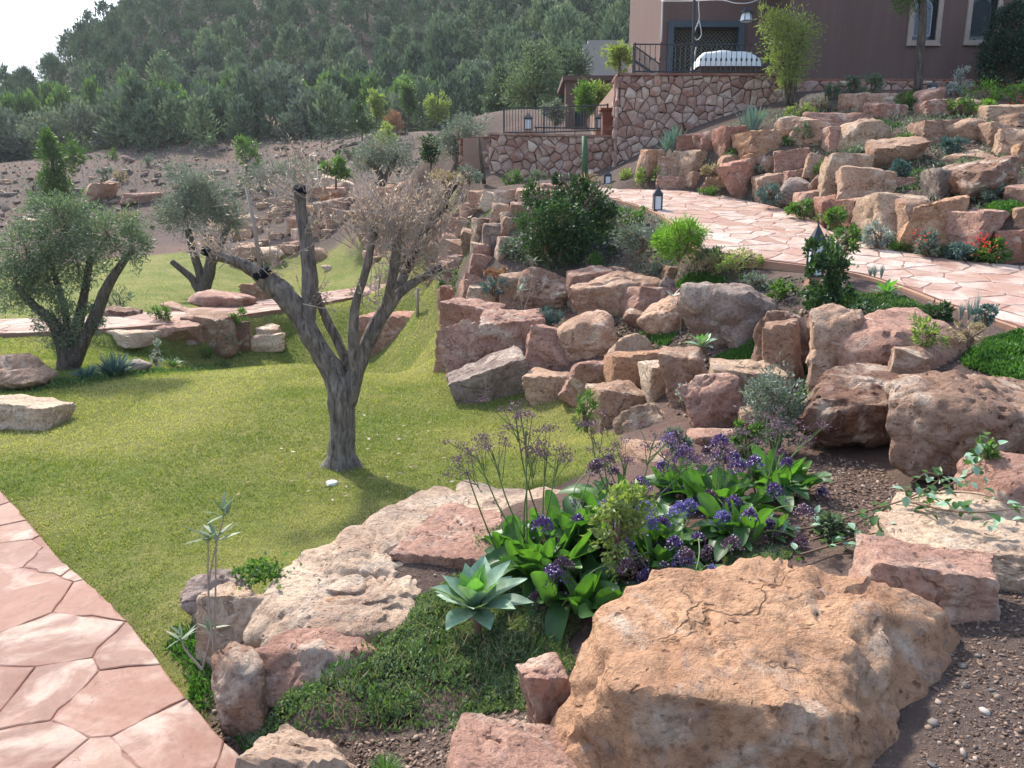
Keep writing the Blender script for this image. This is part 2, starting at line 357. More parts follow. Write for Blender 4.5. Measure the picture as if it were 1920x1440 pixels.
def height(x, y):                       # the ground sheet itself, looked up
    x = np.asarray(x, float).ravel(); y = np.asarray(y, float).ravel()
    i = np.clip(np.searchsorted(gx, x)-1, 0, nx-2); j = np.clip(np.searchsorted(gy, y)-1, 0, ny-2)
    u = np.clip((x-gx[i])/(gx[i+1]-gx[i]), 0, 1); v = np.clip((y-gy[j])/(gy[j+1]-gy[j]), 0, 1)
    return (ZG[j, i]*(1-u)+ZG[j, i+1]*u)*(1-v)+(ZG[j+1, i]*(1-u)+ZG[j+1, i+1]*u)*v
def G(px, py, tmax=220.0):              # where the line of sight of a pixel meets the ground
    d = ray(px, py); t = np.concatenate([np.linspace(1.0, 12, 500), np.linspace(12.03, 45, 500), np.linspace(45.2, tmax, 400)])
    p = d[None]*t[:, None]; hz = height(p[:, 0], p[:, 1]); below = CAMZ+p[:, 2] < hz
    i = int(np.argmax(below)) if below.any() else len(t)-1
    if i > 0:
        tt = np.linspace(t[i-1], t[i], 24); p2 = d[None]*tt[:, None]; hz2 = height(p2[:, 0], p2[:, 1]); b2 = CAMZ+p2[:, 2] < hz2
        j = int(np.argmax(b2)) if b2.any() else 23
        return np.array([p2[j, 0], p2[j, 1], hz2[j]])
    return np.array([p[i, 0], p[i, 1], hz[i]])
def H1(x, y): return float(height(np.array([x]), np.array([y]))[0])

# lawn outline (ground positions)
def gxy(pts): return np.array([G(a, b)[:2] for a, b in pts])
LAWN_N = np.vstack([LP[:8], gxy([(360, 1290), (350, 1230), (360, 1165), (430, 1150), (560, 1115), (700, 1040), (850, 970), (1000, 930), (1200, 855), (1120, 770), (1000, 740), (860, 690), (832, 660)]), [[-1.0, 10.9], [-1.08, 12.2], [-1.22, 14.2], [-1.6, 16.5], [-2.0, 19], [-2.5, 22]], MP[1:8][::-1], [[-9.9, 10.2], [-6.8, 7.6]]])
LAWN_F = np.vstack([MP[9:17], gxy([(-200, 600), (-200, 540), (0, 512), (120, 497), (250, 480), (340, 472), (420, 482), (520, 503), (620, 514), (760, 506), (850, 505)])])
LAWN_S = gxy([(430, 525), (500, 470), (640, 460), (720, 475), (820, 470), (850, 500), (830, 520), (700, 530), (560, 545)])
def lawn_mask(x, y):
    m = np.zeros(len(x))
    near = (x > -40) & (x < 12) & (y > -3) & (y < 48)
    if near.any():
        xn, yn = x[near], y[near]; nz = .12*fbm(np.stack([xn*3, yn*3, 0*xn], 1), 2, 21)
        v = np.maximum(1-sstep(-.06, .06, poly_dist(xn, yn, LAWN_N)+nz*.5), 1-sstep(-.1, .1, poly_dist(xn, yn, LAWN_F)+nz)); v = np.maximum(v, 1-sstep(-.6, .6, poly_dist(xn, yn, LAWN_S)+nz*6))
        m[near] = v
    return m

gme = mesh_np('ground', np.stack([x_, y_, z_], 1), np.stack([ii, ii+1, ii+nx+1, ii+nx], 1), True, {'lawn': lawn_mask(x_, y_)})
def ground_material():
    s = N('garden_soil', .95, .15); c = s.coord('Object'); a = s.n('Attribute', attribute_name='lawn').outputs['Fac']
    n1 = s.noise(c, .9, 6, .6); n2 = s.noise(c, 9, 6, .7); n3 = s.noise(c, 45, 5, .7); n4 = s.noise(c, .12, 5, .6, .6)
    soil = s.mix(s.ramp(n2, [(.3, 0), (.7, 1)]), (.06, .042, .034), (.125, .088, .07))
    soil = s.mix(s.ramp(n1, [(.45, 0), (.7, .7)]), soil, (.145, .10, .08))
    soil = s.mix(s.ramp(n4, [(.45, 0), (.6, .8)]), soil, (.135, .078, .064))
    n7 = s.noise(c, .35, 6, .7, 1.0); soil = s.mix(s.ramp(n7, [(.46, 0), (.58, .85)]), soil, (.085, .064, .058))
    soil = s.mix(s.ramp(n3, [(.55, 0), (.7, .5)]), soil, (.28, .21, .17))
    g = s.mix(s.ramp(n1, [(.35, 0), (.65, 1)]), (.12, .15, .03), (.22, .20, .07))
    g = s.mix(s.ramp(n2, [(.4, 0), (.6, 1)]), s.mix(1.0, g, (.7, .75, .7), 'MULTIPLY'), g)
    s.color(s.mix(a, soil, g)); s.normal(s.bump(s.math('ADD', n2, s.math('MULTIPLY', n3, .5)), .9, .05)); return s.m
M['ground'] = ground_material()
obj('ground', gme, M['ground'], kind='structure')

# ------------------------------------------------------------------ flat stones laid in a region (used for paths and stone walls)
def clip_half(poly, p, n):              # keep the side where (q-p).n <= 0
    out = []
    for i in range(len(poly)):
        a, b = poly[i-1], poly[i]; da, db = (a-p)@n, (b-p)@n
        if da <= 0:
            if db <= 0: out.append(b)
            else: out.append(a+(b-a)*da/(da-db))
        elif db <= 0: out.append(a+(b-a)*da/(da-db)); out.append(b)
    return out
def scatter_seeds(poly, step, jit, r, aspect=1.0):
    lo, hi = poly.min(0), poly.max(0); pts = []; row = 0; y = lo[1]-step
    while y < hi[1]+step:
        x = lo[0]-step+(row % 2)*step*aspect*.5
        while x < hi[0]+step:
            pts.append((x+r.uniform(-jit, jit)*step*aspect, y+r.uniform(-jit, jit)*step)); x += step*aspect
        y += step; row += 1
    return np.array(pts)
def voronoi_cells(poly, seeds, joint, edge=0.0):
    poly = np.asarray(poly); cells = []; area2 = lambda q: abs(sum(q[i-1][0]*q[i][1]-q[i][0]*q[i-1][1] for i in range(len(q))))
    dist = poly_dist(seeds[:, 0], seeds[:, 1], poly); spacing = np.sqrt(((poly.max(0)-poly.min(0)).prod())/max(1, len(seeds)))
    for i, s in enumerate(seeds):
        if dist[i] > spacing*1.0: continue
        d = np.linalg.norm(seeds-s, axis=1); near = np.argsort(d)[1:16]
        q = [s+np.array(v)*spacing*4 for v in ((-1, -1), (1, -1), (1, 1), (-1, 1))]
        for j in near:
            n = seeds[j]-s; l = np.linalg.norm(n); n = n/l; q = clip_half(q, s+n*(l/2-joint/2), n)
            if not q: break
        if not q or len(q) < 3: continue
        if dist[i] > -spacing*2.5:      # clip the region by the convex cell
            c = np.mean(q, 0); r = [np.array(v) for v in poly]
            for a, b in zip(q[-1:]+q[:-1], q):
                e = b-a; n = np.array([e[1], -e[0]]); n = n/max(np.linalg.norm(n), 1e-9)
                if (c-a)@n > 0: n = -n
                r = clip_half(r, a, n)
                if not r: break
            q = r
        if not q or len(q) < 3: continue
        o = [q[k] for k in range(len(q)) if np.linalg.norm(q[k]-q[k-1]) > joint*.5]
        if len(o) < 3 or area2(o) < .15*spacing**2: continue
        cells.append(np.array(o))
    return cells
def slab(cell, thick, r, bevel=.012, round_=.0):   # a stone: prism with an eased upper edge, in its own plane, z up
    q = cell
    if sum(q[i-1][0]*q[i][1]-q[i][0]*q[i-1][1] for i in range(len(q))) < 0: q = q[::-1]
    c = q.mean(0); q2 = []
    for i in range(len(q)):             # roughen the outline
        a, b = q[i], q[(i+1) % len(q)]; q2.append(a); l = np.linalg.norm(b-a)
        if l > .12:
            for t in ((.25, .5, .75) if l > .3 and bevel < .01 else (.5,)): q2.append(a+(b-a)*t+np.clip(r.normal(size=2), -1.5, 1.5)*min(l*.035, .012))
    q = np.array(q2); inner = c+(q-c)*(1-bevel/np.maximum(np.linalg.norm(q-c, axis=1, keepdims=True), .02)*1.4)
    n = len(q); tilt = r.normal(size=2)*thick*.25
    def zz(p, z): return z+((p-c)@tilt)
    V = [(*p, 0) for p in q]+[(*p, zz(p, thick-bevel*.7)) for p in q]+[(*p, zz(p, thick)) for p in inner]
    if round_ > 0: V.append((*c, thick*(1+round_)))
    F = [(i, (i+1) % n, n+(i+1) % n, n+i) for i in range(n)]+[(n+i, n+(i+1) % n, 2*n+(i+1) % n, 2*n+i) for i in range(n)]
    if round_ > 0: F += [(2*n+i, 2*n+(i+1) % n, 3*n) for i in range(n)]
    else: F.append(tuple(2*n+i for i in range(n)))
    return np.array(V, float), F
def prism(poly, fz, thick):             # a bed under the stones following z = fz(x, y)
    poly = np.asarray(poly); n = len(poly)
    V = [(x, y, fz(x, y)) for x, y in poly]+[(x, y, fz(x, y)-thick) for x, y in poly]
    bm = bmesh.new(); vs = [bm.verts.new(v) for v in V]
    f = bm.faces.new(vs[:n]); bmesh.ops.triangulate(bm, faces=[f])
    for i in range(n): bm.faces.new((vs[i], vs[n+i], vs[n+(i+1) % n], vs[(i+1) % n]))
    bmesh.ops.recalc_face_normals(bm, faces=bm.faces); me = bpy.data.meshes.new('bed'); bm.to_mesh(me); bm.free(); return me
def thin(q, r): return q[r.random(len(q)) > .2]
def pave(name, poly, fz, step, joint, mats, aspect=1.0, seed=3, thick=.03, limit=None, region=None):
    r = np.random.default_rng(seed); bed = obj(name, prism(poly, lambda x, y: fz(x, y)+.023, .25), M['mortar'], kind='structure')
    cells = voronoi_cells(poly, thin(scatter_seeds(np.asarray(poly), step, .47, r, aspect), r), joint)
    if region is not None: cells = [c for c in cells if region(c.mean(0))]
    cells.sort(key=lambda c: c.mean(0)[1]); cells = cells[:limit]
    for c in cells:
        V, F = slab(c, thick, r, .005); ctr = c.mean(0)
        V[:, 2] += np.array([fz(x, y) for x, y in V[:, :2]])
        o = np.array([ctr[0], ctr[1], fz(*ctr)])
        obj('flagstone', mesh_py('flagstone', V-o, F), mats, bed, o)
    return bed
pave('lower_path', LP, lambda x, y: -.012, .34, .007, M['flag'], 1.25, 3, region=lambda c: c[0] > -6 and c[1] > 1.2)
pave('upper_path', UP, lambda x, y: PA+PB*y, .29, .02, M['flag_pale'], 1.25, 5, limit=300)
pave('middle_path', MP, lambda x, y: -.02, .56, .03, M['flag'], 1.2, 8, limit=300, region=lambda c: c[0] > -13)
# terracotta kerb along the near edge of the upper path
kp = [np.array([*UP[i], PA+PB*UP[i][1]]) for i in range(len(up_near))]
kp = smooth_path(kp, 4); kv = []; 
tg = unit(np.gradient(kp, axis=0)); sd = unit(np.cross(tg, [0, 0, 1.]))
for p, s_ in zip(kp, sd):
    for o, z in ((.01, -.3), (.01, .012), (.075, .012), (.075, -.3)): kv.append(p+s_*o+[0, 0, z])
kf = [(i*4+j, i*4+(j+1) % 4, (i+1)*4+(j+1) % 4, (i+1)*4+j) for i in range(len(kp)-1) for j in range(4)]
M['kerb'] = plain('terracotta_render', (.33, .19, .13), .85, .2, .3, 5, .4)
obj('path_kerb', mesh_py('path_kerb', kv, kf), M['kerb'], kind='structure')
# ------------------------------------------------------------------ boulders
_ico = {}
def ico(k):
    if k not in _ico:
        bm = bmesh.new(); bmesh.ops.create_icosphere(bm, subdivisions=k, radius=1)
        bm.verts.ensure_lookup_table()
        _ico[k] = (np.array([v.co[:] for v in bm.verts]), np.array([[v.index for v in f.verts] for f in bm.faces], np.int32)); bm.free()
    return _ico[k]
def hull_planes(pts):
    bm = bmesh.new(); vs = [bm.verts.new(p) for p in pts]; bmesh.ops.convex_hull(bm, input=vs); bm.normal_update(); pl = []
    for f in bm.faces:
        n = np.array(f.normal); d = float(n@np.array(f.verts[0].co)); n, d = (n, d) if d > 0 else (-n, -d); pl.append((*n, d))
    bm.free(); return pl
def random_hull(r, style):
    if style in ('round', 'porous'):
        p = unit(r.normal(size=(22 if style == 'round' else 17, 3)))*r.uniform(.82, 1.05, (22 if style == 'round' else 17, 1))
        p = np.sign(p)*np.abs(p)**.75
    else:
        c = np.array([(x, y, z) for x in (-1, 1) for y in (-1, 1) for z in (-1, 1)], float); p = c*(1-np.abs(r.normal(size=(8, 3)))*[.22, .22, .16])
        if style in ('flat', 'slab'): p[c[:, 2] > 0, 2] = .8+.15*(c[c[:, 2] > 0, 0]*r.normal()*.6+c[c[:, 2] > 0, 1]*r.normal()*.4)
        if style == 'lean': p[:, 0] += p[:, 2]*r.choice([-.45, .45])
        k = r.integers(1, 4); e = unit(r.normal(size=(k, 3)))*r.uniform(.95, 1.2, (k, 1)); e[:, 2] = np.abs(e[:, 2])*.8; cut = r.integers(4, 8, 1); p = np.vstack([np.delete(p, cut, 0) if r.random() < .5 else p, e])
    return p
def rock_mesh(seed, dims, style='block', k=4, planes=None, exact=None):
    r = np.random.default_rng(seed); n, F = ico(k); w, d, h = dims
    if planes is None: hp_ = random_hull(r, style); planes_ = hull_planes(hp_-hp_.mean(0))
    else: planes_ = planes
    pl = [(unit(np.array(p[:3], float)), p[3]) for p in planes_]
    p = {'round': 16, 'porous': 36}.get(style, 90)
    acc = 0
    big = np.max([np.maximum(n@v, 1e-4)/max(dd, .05) for v, dd in pl], 0)
    for v, dd in pl: acc = acc+np.power(np.maximum(n@v, 0)/max(dd, .05)/big, p)
    V = n*(np.power(acc, -1/p)/big)[:, None]
    if exact: w = d = h = 1.0
    V = V*np.array([w, d, h])/(1 if exact else 2)
    size = (w*d*h)**(1/3) if not exact else exact; off = r.uniform(-50, 50, 3)
    q = V/size
    am = {'round': .75, 'porous': 1.25}.get(style, 1.0)
    disp = (.03 if exact else .05)*fbm(q*1.5+off, 3, 1)*am
    rid = 1-np.abs(fbm(q*2.6+off, 4, 11)); disp += -.05*np.maximum(rid-.80, 0)*5*am*.6
    disp += .032*fbm(q*6+off, 4, 31)*am
    strata = q+.12*np.stack([fbm(q*1.8+off, 2, 41)]*3, 1); ax = unit(np.array([.25, .15, 1.0])+r.normal(size=3)*.15); sv = strata@ax
    st = noise3(np.stack([sv*9, q[:, 0]*.7, q[:, 1]*.7], 1)+off, 55); disp += .018*np.sign(st)*np.abs(st)**.6
    if k >= 5:
        disp += .013*fbm(q*15+off, 4, 71, .6)
        c1 = cellnoise(q*11+.35*np.stack([fbm(q*6+off, 2, 83)]*3, 1)+off, 81); mk = sstep(.0, .3, fbm(q*2.2+off, 3, 91)); disp -= .03*np.maximum(.36-c1, 0)/.36*mk*(1.6 if style == 'porous' else .8)
        crack = np.abs(fbm(q*1.15+off*1.7, 3, 101)); disp -= .035*np.maximum(.028-crack, 0)/.028
    if k >= 6: disp += .007*fbm(q*42+off, 3, 111, .65)
    V = V+n*disp[:, None]*size
    if exact: me = mesh_np('boulder', V, F, True); me.set_sharp_from_angle(angle=math.radians(34)); return me
    lo, hi = V.min(0), V.max(0); V = (V-(lo+hi)/2)/(hi-lo)*np.array([w, d, h])
    V[:, 2] += h/2
    me = mesh_np('boulder', V, F, True); me.set_sharp_from_angle(angle=math.radians(34)); return me
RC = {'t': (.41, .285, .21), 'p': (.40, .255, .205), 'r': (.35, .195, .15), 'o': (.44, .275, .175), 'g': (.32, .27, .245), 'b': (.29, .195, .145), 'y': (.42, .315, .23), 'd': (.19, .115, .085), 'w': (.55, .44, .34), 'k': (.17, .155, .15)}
Z0, Z3, ZB, ZC, ZE, ZF, ZD = (0, 0, 1), (1120, 0, 2.4), (800, 400, 3), (1280, 400, 3), (300, 960, 3), (0, 300, 3), (1280, 720, 3)
rock_n = 0; ROCKS = []
def boulder(zm, x0, y0, x1, y1, c, style='block', k=4, label=None, Y=None, dr=.85, group=None, sink=.12, name='boulder', planes=None, rz=None, cat='boulder', grow=1.2):
    global rock_n; rock_n += 1
    x0, x1 = zm[0]+x0/zm[2], zm[0]+x1/zm[2]; y0, y1 = zm[1]+y0/zm[2], zm[1]+y1/zm[2]; cx = (x0+x1)/2
    g = G(cx, y1) if Y is None else P(cx, y1, Y)
    da = g[1]*math.cos(PITCH)-(g[2]-CAMZ)*math.sin(PITCH)
    w = (x1-x0)*da/FPX*grow; d = w*dr
    da2 = da+d*.4; w *= da2/da; d = w*dr; yc = g[1]+d*.42
    top = P(cx, y0, yc+d*.12)[2]; X = P(cx, (y0+y1)/2, yc)[0]
    gz = float(height(np.array([X, X-w*.3, X+w*.3]), np.array([yc-d*.3]*3)).min()); base = min(g[2], gz)
    h = max(top-base, .25*w); h0 = h; h *= 1+sink
    r = np.random.default_rng(rock_n*13+1); cc = np.array(RC[c])*r.uniform(.92, 1.08)
    o = obj(name, rock_mesh(rock_n*7+3, (w, d, h), style, k, planes), M['rock'], None, (X, yc, base-h0*sink), label, cat, group)
    o.color = (*cc, 1)
    if rz is not None: o.rotation_euler[2] = rz
    elif not planes: o.rotation_euler = (r.normal()*.07, r.normal()*.10, r.uniform(-.45, .45))
    ROCKS.append((X, yc, w, d, base, h0)); return o
B = boulder
# --- near rocks
def hull_rock(pts, c, k, label, style='block', ground=None, seed=5):     # a big rock given by its own corner points
    pts = np.array(pts, float); o = pts.mean(0); size = float(np.prod(pts.max(0)-pts.min(0))**(1/3))*.8
    me = rock_mesh(seed, (1, 1, 1), style, k, hull_planes(pts-o), size); ob = obj('boulder', me, M['rock'], None, o, label, 'boulder'); ob.color = (*RC[c], 1); return ob
OP = lambda px, py, z: on_plane(px, py, z, 0)
mp = [OP(1235, 1085, .86), OP(1450, 1050, .92), OP(1640, 1078, .89), OP(1765, 1160, .76), OP(1140, 1145, .80), OP(1165, 1290, .75), OP(1340, 1322, .74), OP(1530, 1335, .76), OP(1838, 1240, .55), OP(1720, 1335, .60), OP(1040, 1335, .46), OP(985, 1460, .22), OP(1080, 1600, .15), OP(1300, 1800, .10), OP(1740, 1750, .10), OP(1880, 1400, .30)]
mp += [mp[0]+[-.03, .12, -.6], mp[1]+[0, .12, -.7], mp[2]+[.05, .1, -.6], mp[3]+[.12, .06, -.5]]
mp = list((np.array(mp)-np.mean(mp, 0))*1.05+np.mean(mp, 0))
hull_rock(mp, 'o', 6, 'huge tan-orange boulder with cracked flat top filling the lower right foreground', 'block', seed=11)
B(Z0, 1012, 1232, 1092, 1345, 'p', 'block', 5, 'small pink rock wedged against the left foot of the huge foreground boulder', Y=2.5, sink=.4)
def rock_at(x, y, z, w, d, h, rz, c, style, k, label, planes=None, tilt=(0, 0)):
    global rock_n; rock_n += 1
    o = obj('boulder', rock_mesh(rock_n*7+3, (w, d, h), style, k, planes), M['rock'], None, (x, y, z), label, 'boulder'); o.color = (*RC[c], 1); o.rotation_euler = (tilt[0], tilt[1], rz); return o
lg = [P(462, 1190, 3.42), P(490, 1105, 3.62), P(575, 1030, 3.95), P(690, 972, 4.25), P(815, 905, 4.75), P(900, 960, 4.45), P(870, 1045, 3.95), P(825, 1125, 3.6), P(700, 1160, 3.38), P(600, 1170, 3.32), P(712, 1190, 3.30), P(560, 1235, 3.25)]
lg = list((np.array(lg)-np.mean(lg, 0))*[1.07, 1.07, 1.05]+np.mean(lg, 0))
lg += [np.array([a[0], a[1]+.05, -.08]) for a in lg[::2]]
hull_rock(lg, 'w', 6, 'long pale pitted boulder lying along the lawn edge, left of the agave', 'porous', seed=21)
rock_at(-.13, 4.62, .02, .75, .95, .42, -.5, 'w', 'slab', 5, 'pale flat rock between lawn and purple statice flowers')
rock_at(-.30, 4.15, .10, .55, .75, .36, -.3, 'p', 'slab', 5, 'flat pink rock covered with loose soil behind the agave')
B(ZE, 830, 480, 1260, 660, 'o', 'porous', 5, 'crumbly orange rock lobe at the right end of the long pitted boulder', Y=3.35, dr=.8)
def down(p, z=-.06): return [np.array([a[0], a[1]+.03, z]) for a in p]
na = [P(470, 1222, 3.12), P(520, 1180, 3.3), P(610, 1170, 3.35), P(690, 1195, 3.3), P(715, 1225, 3.2), P(640, 1270, 3.05), P(560, 1305, 2.98), P(480, 1315, 2.98), P(585, 1215, 3.1)]
hull_rock(na+down(na[::2]), 'p', 5, 'rounded brown-pink rock under the nose of the long pitted boulder', 'porous', seed=52)
nb = [P(392, 1230, 3.1), P(430, 1198, 3.2), P(480, 1210, 3.15), P(500, 1260, 3.02), P(490, 1330, 2.9), P(405, 1310, 2.95), P(440, 1240, 2.98)]
hull_rock(nb+down(nb), 'b', 5, 'brown pitted rock standing nearest the paved path corner', 'porous', seed=53)
B(ZE, 145, 330, 500, 660, 'g', 'porous', 5, 'grey-topped boulder at lawn edge beside the oleander seedling', Y=3.75, dr=.85, grow=1.05)
B(ZE, 245, 450, 560, 780, 'y', 'block', 5, 'yellowish split rock between the grey boulder and long pitted boulder', Y=3.42, dr=.8)
B(Z0, 505, 1372, 720, 1500, 'w', 'slab', 5, 'pale half-buried rock poking through creeping groundcover at the bottom edge', Y=2.25, dr=.8, sink=.5, grow=1.05)
B(Z0, 815, 1350, 1050, 1500, 'p', 'slab', 5, 'flat pink gravel-strewn rock left of the huge foreground boulder', Y=2.12, dr=.85, sink=.5, grow=1.05)
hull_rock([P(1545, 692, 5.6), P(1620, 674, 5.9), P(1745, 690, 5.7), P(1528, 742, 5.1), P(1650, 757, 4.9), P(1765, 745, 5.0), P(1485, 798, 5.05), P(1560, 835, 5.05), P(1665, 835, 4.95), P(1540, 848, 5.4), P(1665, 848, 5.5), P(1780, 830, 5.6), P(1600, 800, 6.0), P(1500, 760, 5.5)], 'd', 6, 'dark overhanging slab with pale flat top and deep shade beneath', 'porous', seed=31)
hull_rock([P(1647, 748, 4.4), P(1655, 862, 4.25), P(1692, 702, 4.65), P(1790, 690, 4.75), P(1785, 738, 4.28), P(1835, 800, 4.12), P(1700, 905, 4.25), P(1830, 895, 4.2), P(2000, 770, 4.3), P(2080, 850, 4.3), P(1860, 705, 5.3), P(2080, 730, 5.3), P(1690, 735, 5.1), P(1710, 880, 5.1), P(2080, 900, 5.0)], 'b', 6, 'massive brown pitted boulder at the right edge with a flat facing side', 'porous', seed=41)
B(ZD, 1640, 390, 2100, 720, 'p', 'round', 5, 'smooth pink rock cut off by the right edge under the massive pitted boulder', Y=3.5, dr=.9)
B(ZD, 1250, 640, 2050, 850, 'w', 'slab', 5, 'pale flat slab crossed by trailing leafy stems at the right edge', Y=3.3, dr=.6)
B(ZD, 1205, 775, 2050, 1050, 'w', 'slab', 5, 'pale layered slab just right of the trailing vine', Y=2.98, dr=.6)
B(ZD, 1025, 915, 1700, 1150, 'p', 'slab', 5, 'low pale-pink slab dusted with soil behind the huge foreground boulder', Y=2.72, dr=.6)
# --- right middle
B(ZC, 800, 540, 1560, 850, 'p', 'round', 5, 'large smooth pink dome-shaped boulder below the upper path', dr=.75, Y=6.0)
B(ZC, 1160, 735, 1355, 835, 'b', 'block', 4, 'small brown stone lying against the smooth pink dome boulder', Y=5.55)
B(ZC, 630, 503, 965, 895, 't', 'porous', 5, 'tall tan wrinkled boulder left of the smooth pink dome', Y=6.1, dr=.7)
B(ZC, 520, 600, 700, 810, 't', 'block', 4, 'small blocky tan rock left of the tall wrinkled boulder', Y=6.45)
B(ZC, 660, 538, 745, 630, 'r', 'round', 4, 'small reddish stone perched behind the blocky tan rock', Y=6.9)
B(ZC, 395, 538, 670, 810, 'b', 'porous', 5, 'grey-brown rounded boulder in the middle of the planted terrace', Y=6.8, dr=.7)
B(ZC, 60, 370, 520, 750, 'g', 'porous', 5, 'large grey wrinkled slab boulder leaning beside bright groundcover', Y=8.0, dr=.6)
B(ZC, 180, 820, 570, 990, 'y', 'slab', 5, 'pale yellow flat slab behind the wispy shrub', Y=6.3, dr=.7)
B(ZB, 1470, 890, 1790, 1220, 'p', 'porous', 5, 'pink lumpy rock below the pale yellow slab', Y=6.1, dr=.7)
B(ZB, 1760, 1080, 1880, 1190, 't', 'round', 4, 'small round tan stone beside wispy shrub', Y=5.9)
# --- second terrace
B(ZB, 485, 300, 840, 590, 'b', 'porous', 5, 'wide brown rough-faced boulder under the dark green shrub', Y=10.9, dr=.6)
B(ZB, 420, 335, 530, 450, 't', 'block', 4, 'small pointed tan rock at the left shoulder of the brown rough-faced boulder', Y=11.2)
B(ZB, 815, 305, 1045, 530, 'p', 'block', 5, 'pinkish upright boulder between two brown terrace boulders', Y=10.7, dr=.7)
B(ZB, 815, 320, 1345, 610, 't', 'porous', 5, 'broad tan wave-shaped boulder at the centre of the terrace', Y=10.1, dr=.6)
B(ZB, 1135, 405, 1480, 535, 'p', 'slab', 4, 'flat pinkish slab resting on the tan wave-shaped boulder', Y=9.7, dr=.7)
B(ZB, 1220, 430, 1535, 650, 't', 'porous', 5, 'tan hollowed boulder left of the large grey wrinkled slab', Y=9.0, dr=.7)
B(ZB, 1310, 350, 1400, 418, 'k', 'round', 4, 'small round blue-grey stone on top of the terrace boulders', Y=9.9)
B(ZB, 1325, 295, 1465, 360, 't', 'slab', 4, 'small flat tan stone behind the blue-grey round stone', Y=10.5)
B(ZB, 1115, 535, 1245, 610, 'b', 'round', 4, 'low brown stone in shade under the flat pinkish slab', Y=9.5)
B(ZB, 1015, 300, 1130, 370, 'r', 'slab', 4, 'small red stone behind the pinkish upright boulder', Y=11.0)
# --- curved retaining row at the lawn
B(ZB, 125, 340, 330, 500, 'p', 'slab', 4, 'layered pink rock at the top left of the curved boulder row', Y=11.5)
B(ZB, 70, 395, 150, 470, 'r', 'block', 4, 'small reddish rock at the far left tip of the boulder row', Y=11.9)
B(ZB, 185, 395, 330, 495, 'w', 'block', 4, 'pale pink block in front of the layered pink rock', Y=11.15)
B(ZB, 60, 478, 370, 830, 'p', 'block', 5, 'tall pale-pink boulder forming the left end of the curved row', Y=10.45, dr=.7)
B(ZB, 88, 588, 330, 900, 'p', 'porous', 5, 'hunched pink boulder leaning on the left end of the curved row', Y=9.8, dr=.7)
B(ZB, 305, 540, 615, 815, 'p', 'block', 5, 'big rosy boulder second from the left in the curved row', Y=9.9, dr=.7)
B(ZB, 555, 630, 890, 880, 'p', 'block', 5, 'angular grey-pink boulder at the middle of the curved row', Y=9.3, dr=.7)
B(ZB, 760, 550, 1105, 765, 't', 'round', 5, 'smooth tan loaf-shaped boulder on top of the curved row', Y=9.2, dr=.7)
B(ZB, 995, 662, 1215, 810, 'y', 'round', 4, 'small yellowish rounded boulder right of the loaf-shaped one', Y=8.6)
B(ZB, 190, 805, 595, 1000, 'g', 'slab', 5, 'wide grey-brown slab lying on the lawn at the foot of the row', Y=9.15, dr=.55)
B(ZB, 580, 880, 825, 1065, 't', 'block', 4, 'tan triangular rock on the lawn right of the wide grey slab', Y=8.7)
B(ZB, 750, 790, 1070, 1110, 'p', 'porous', 5, 'rough pink boulder sloping down to the lawn', Y=8.25, dr=.7)
B(ZB, 1035, 760, 1330, 940, 'o', 'block', 4, 'sharp-edged orange block with clean flat faces', Y=7.9, dr=.7)
B(ZB, 1210, 820, 1390, 1075, 'w', 'block', 4, 'pale upright block beside the leaning tan wedge', Y=7.3)
B(ZB, 1325, 755, 1610, 1115, 't', 'lean', 5, 'leaning tan wedge-shaped boulder under the small agave', Y=6.9, dr=.7)
B(ZB, 925, 950, 1220, 1235, 't', 'block', 5, 'tan block boulder at the lawn edge behind the purple flowers', Y=7.3, dr=.7)
B(ZB, 1085, 1065, 1350, 1320, 'y', 'porous', 5, 'yellow-tan rough boulder just behind the purple flowers', Y=6.6, dr=.7)
B(Z0, 1180, 838, 1330, 905, 't', 'slab', 4, 'low tan stone hidden among the statice stems', Y=5.2)
B(Z0, 1330, 870, 1480, 930, 'w', 'slab', 4, 'flat pale stone behind the lavender-blue statice heads', Y=5.0)
B(Z0, 1300, 800, 1400, 850, 'p', 'slab', 4, 'low pink stone between lumpy rock and statice', Y=5.6)
# --- lawn rocks on the left
B(ZF, -60, 1335, 335, 1520, 'w', 'slab', 5, 'flat pale rock with a long crack at the left edge of the lawn', dr=.7)
B(ZF, -40, 1090, 250, 1300, 't', 'porous', 5, 'tan rock at the left edge in front of the olive tree', dr=.8)
B(ZF, 730, 1120, 830, 1205, 'g', 'round', 4, 'small grey-tan stone beside the blue-green grass tuft')
B(ZF, 585, 935, 865, 1040, 'w', 'slab', 4, 'flat pale rock at the left end of the lawn rock group')
B(ZF, 845, 900, 1095, 1035, 'p', 'block', 4, 'pinkish-brown block left of the tallest rock in the lawn group')
B(ZF, 1070, 850, 1310, 1045, 'b', 'block', 4, 'tallest brown rock of the group beside the middle path')
B(ZF, 1225, 905, 1400, 1040, 'd', 'block', 4, 'dark red-brown block at the right of the lawn rock group')
B(ZF, 1375, 905, 1570, 1010, 'w', 'slab', 4, 'pale pink flat rock right of the dark red-brown block')
B(ZF, 1300, 970, 1570, 1070, 'w', 'slab', 4, 'thin pale slab sunk in the lawn in front of the rock group', sink=.4)
B(ZF, 1010, 975, 1110, 1045, 'g', 'round', 4, 'small grey rounded stone at the front of the rock group')
B(ZF, 1105, 730, 1400, 845, 'p', 'round', 4, 'pinkish mound-shaped rock beyond the middle path')
B(ZF, 1395, 690, 1610, 800, 'r', 'block', 4, 'reddish rock behind the pollarded limb beyond the middle path')
B(ZF, 920, 825, 1085, 870, 't', 'slab', 4, 'low flat tan stone at the far edge of the middle path')
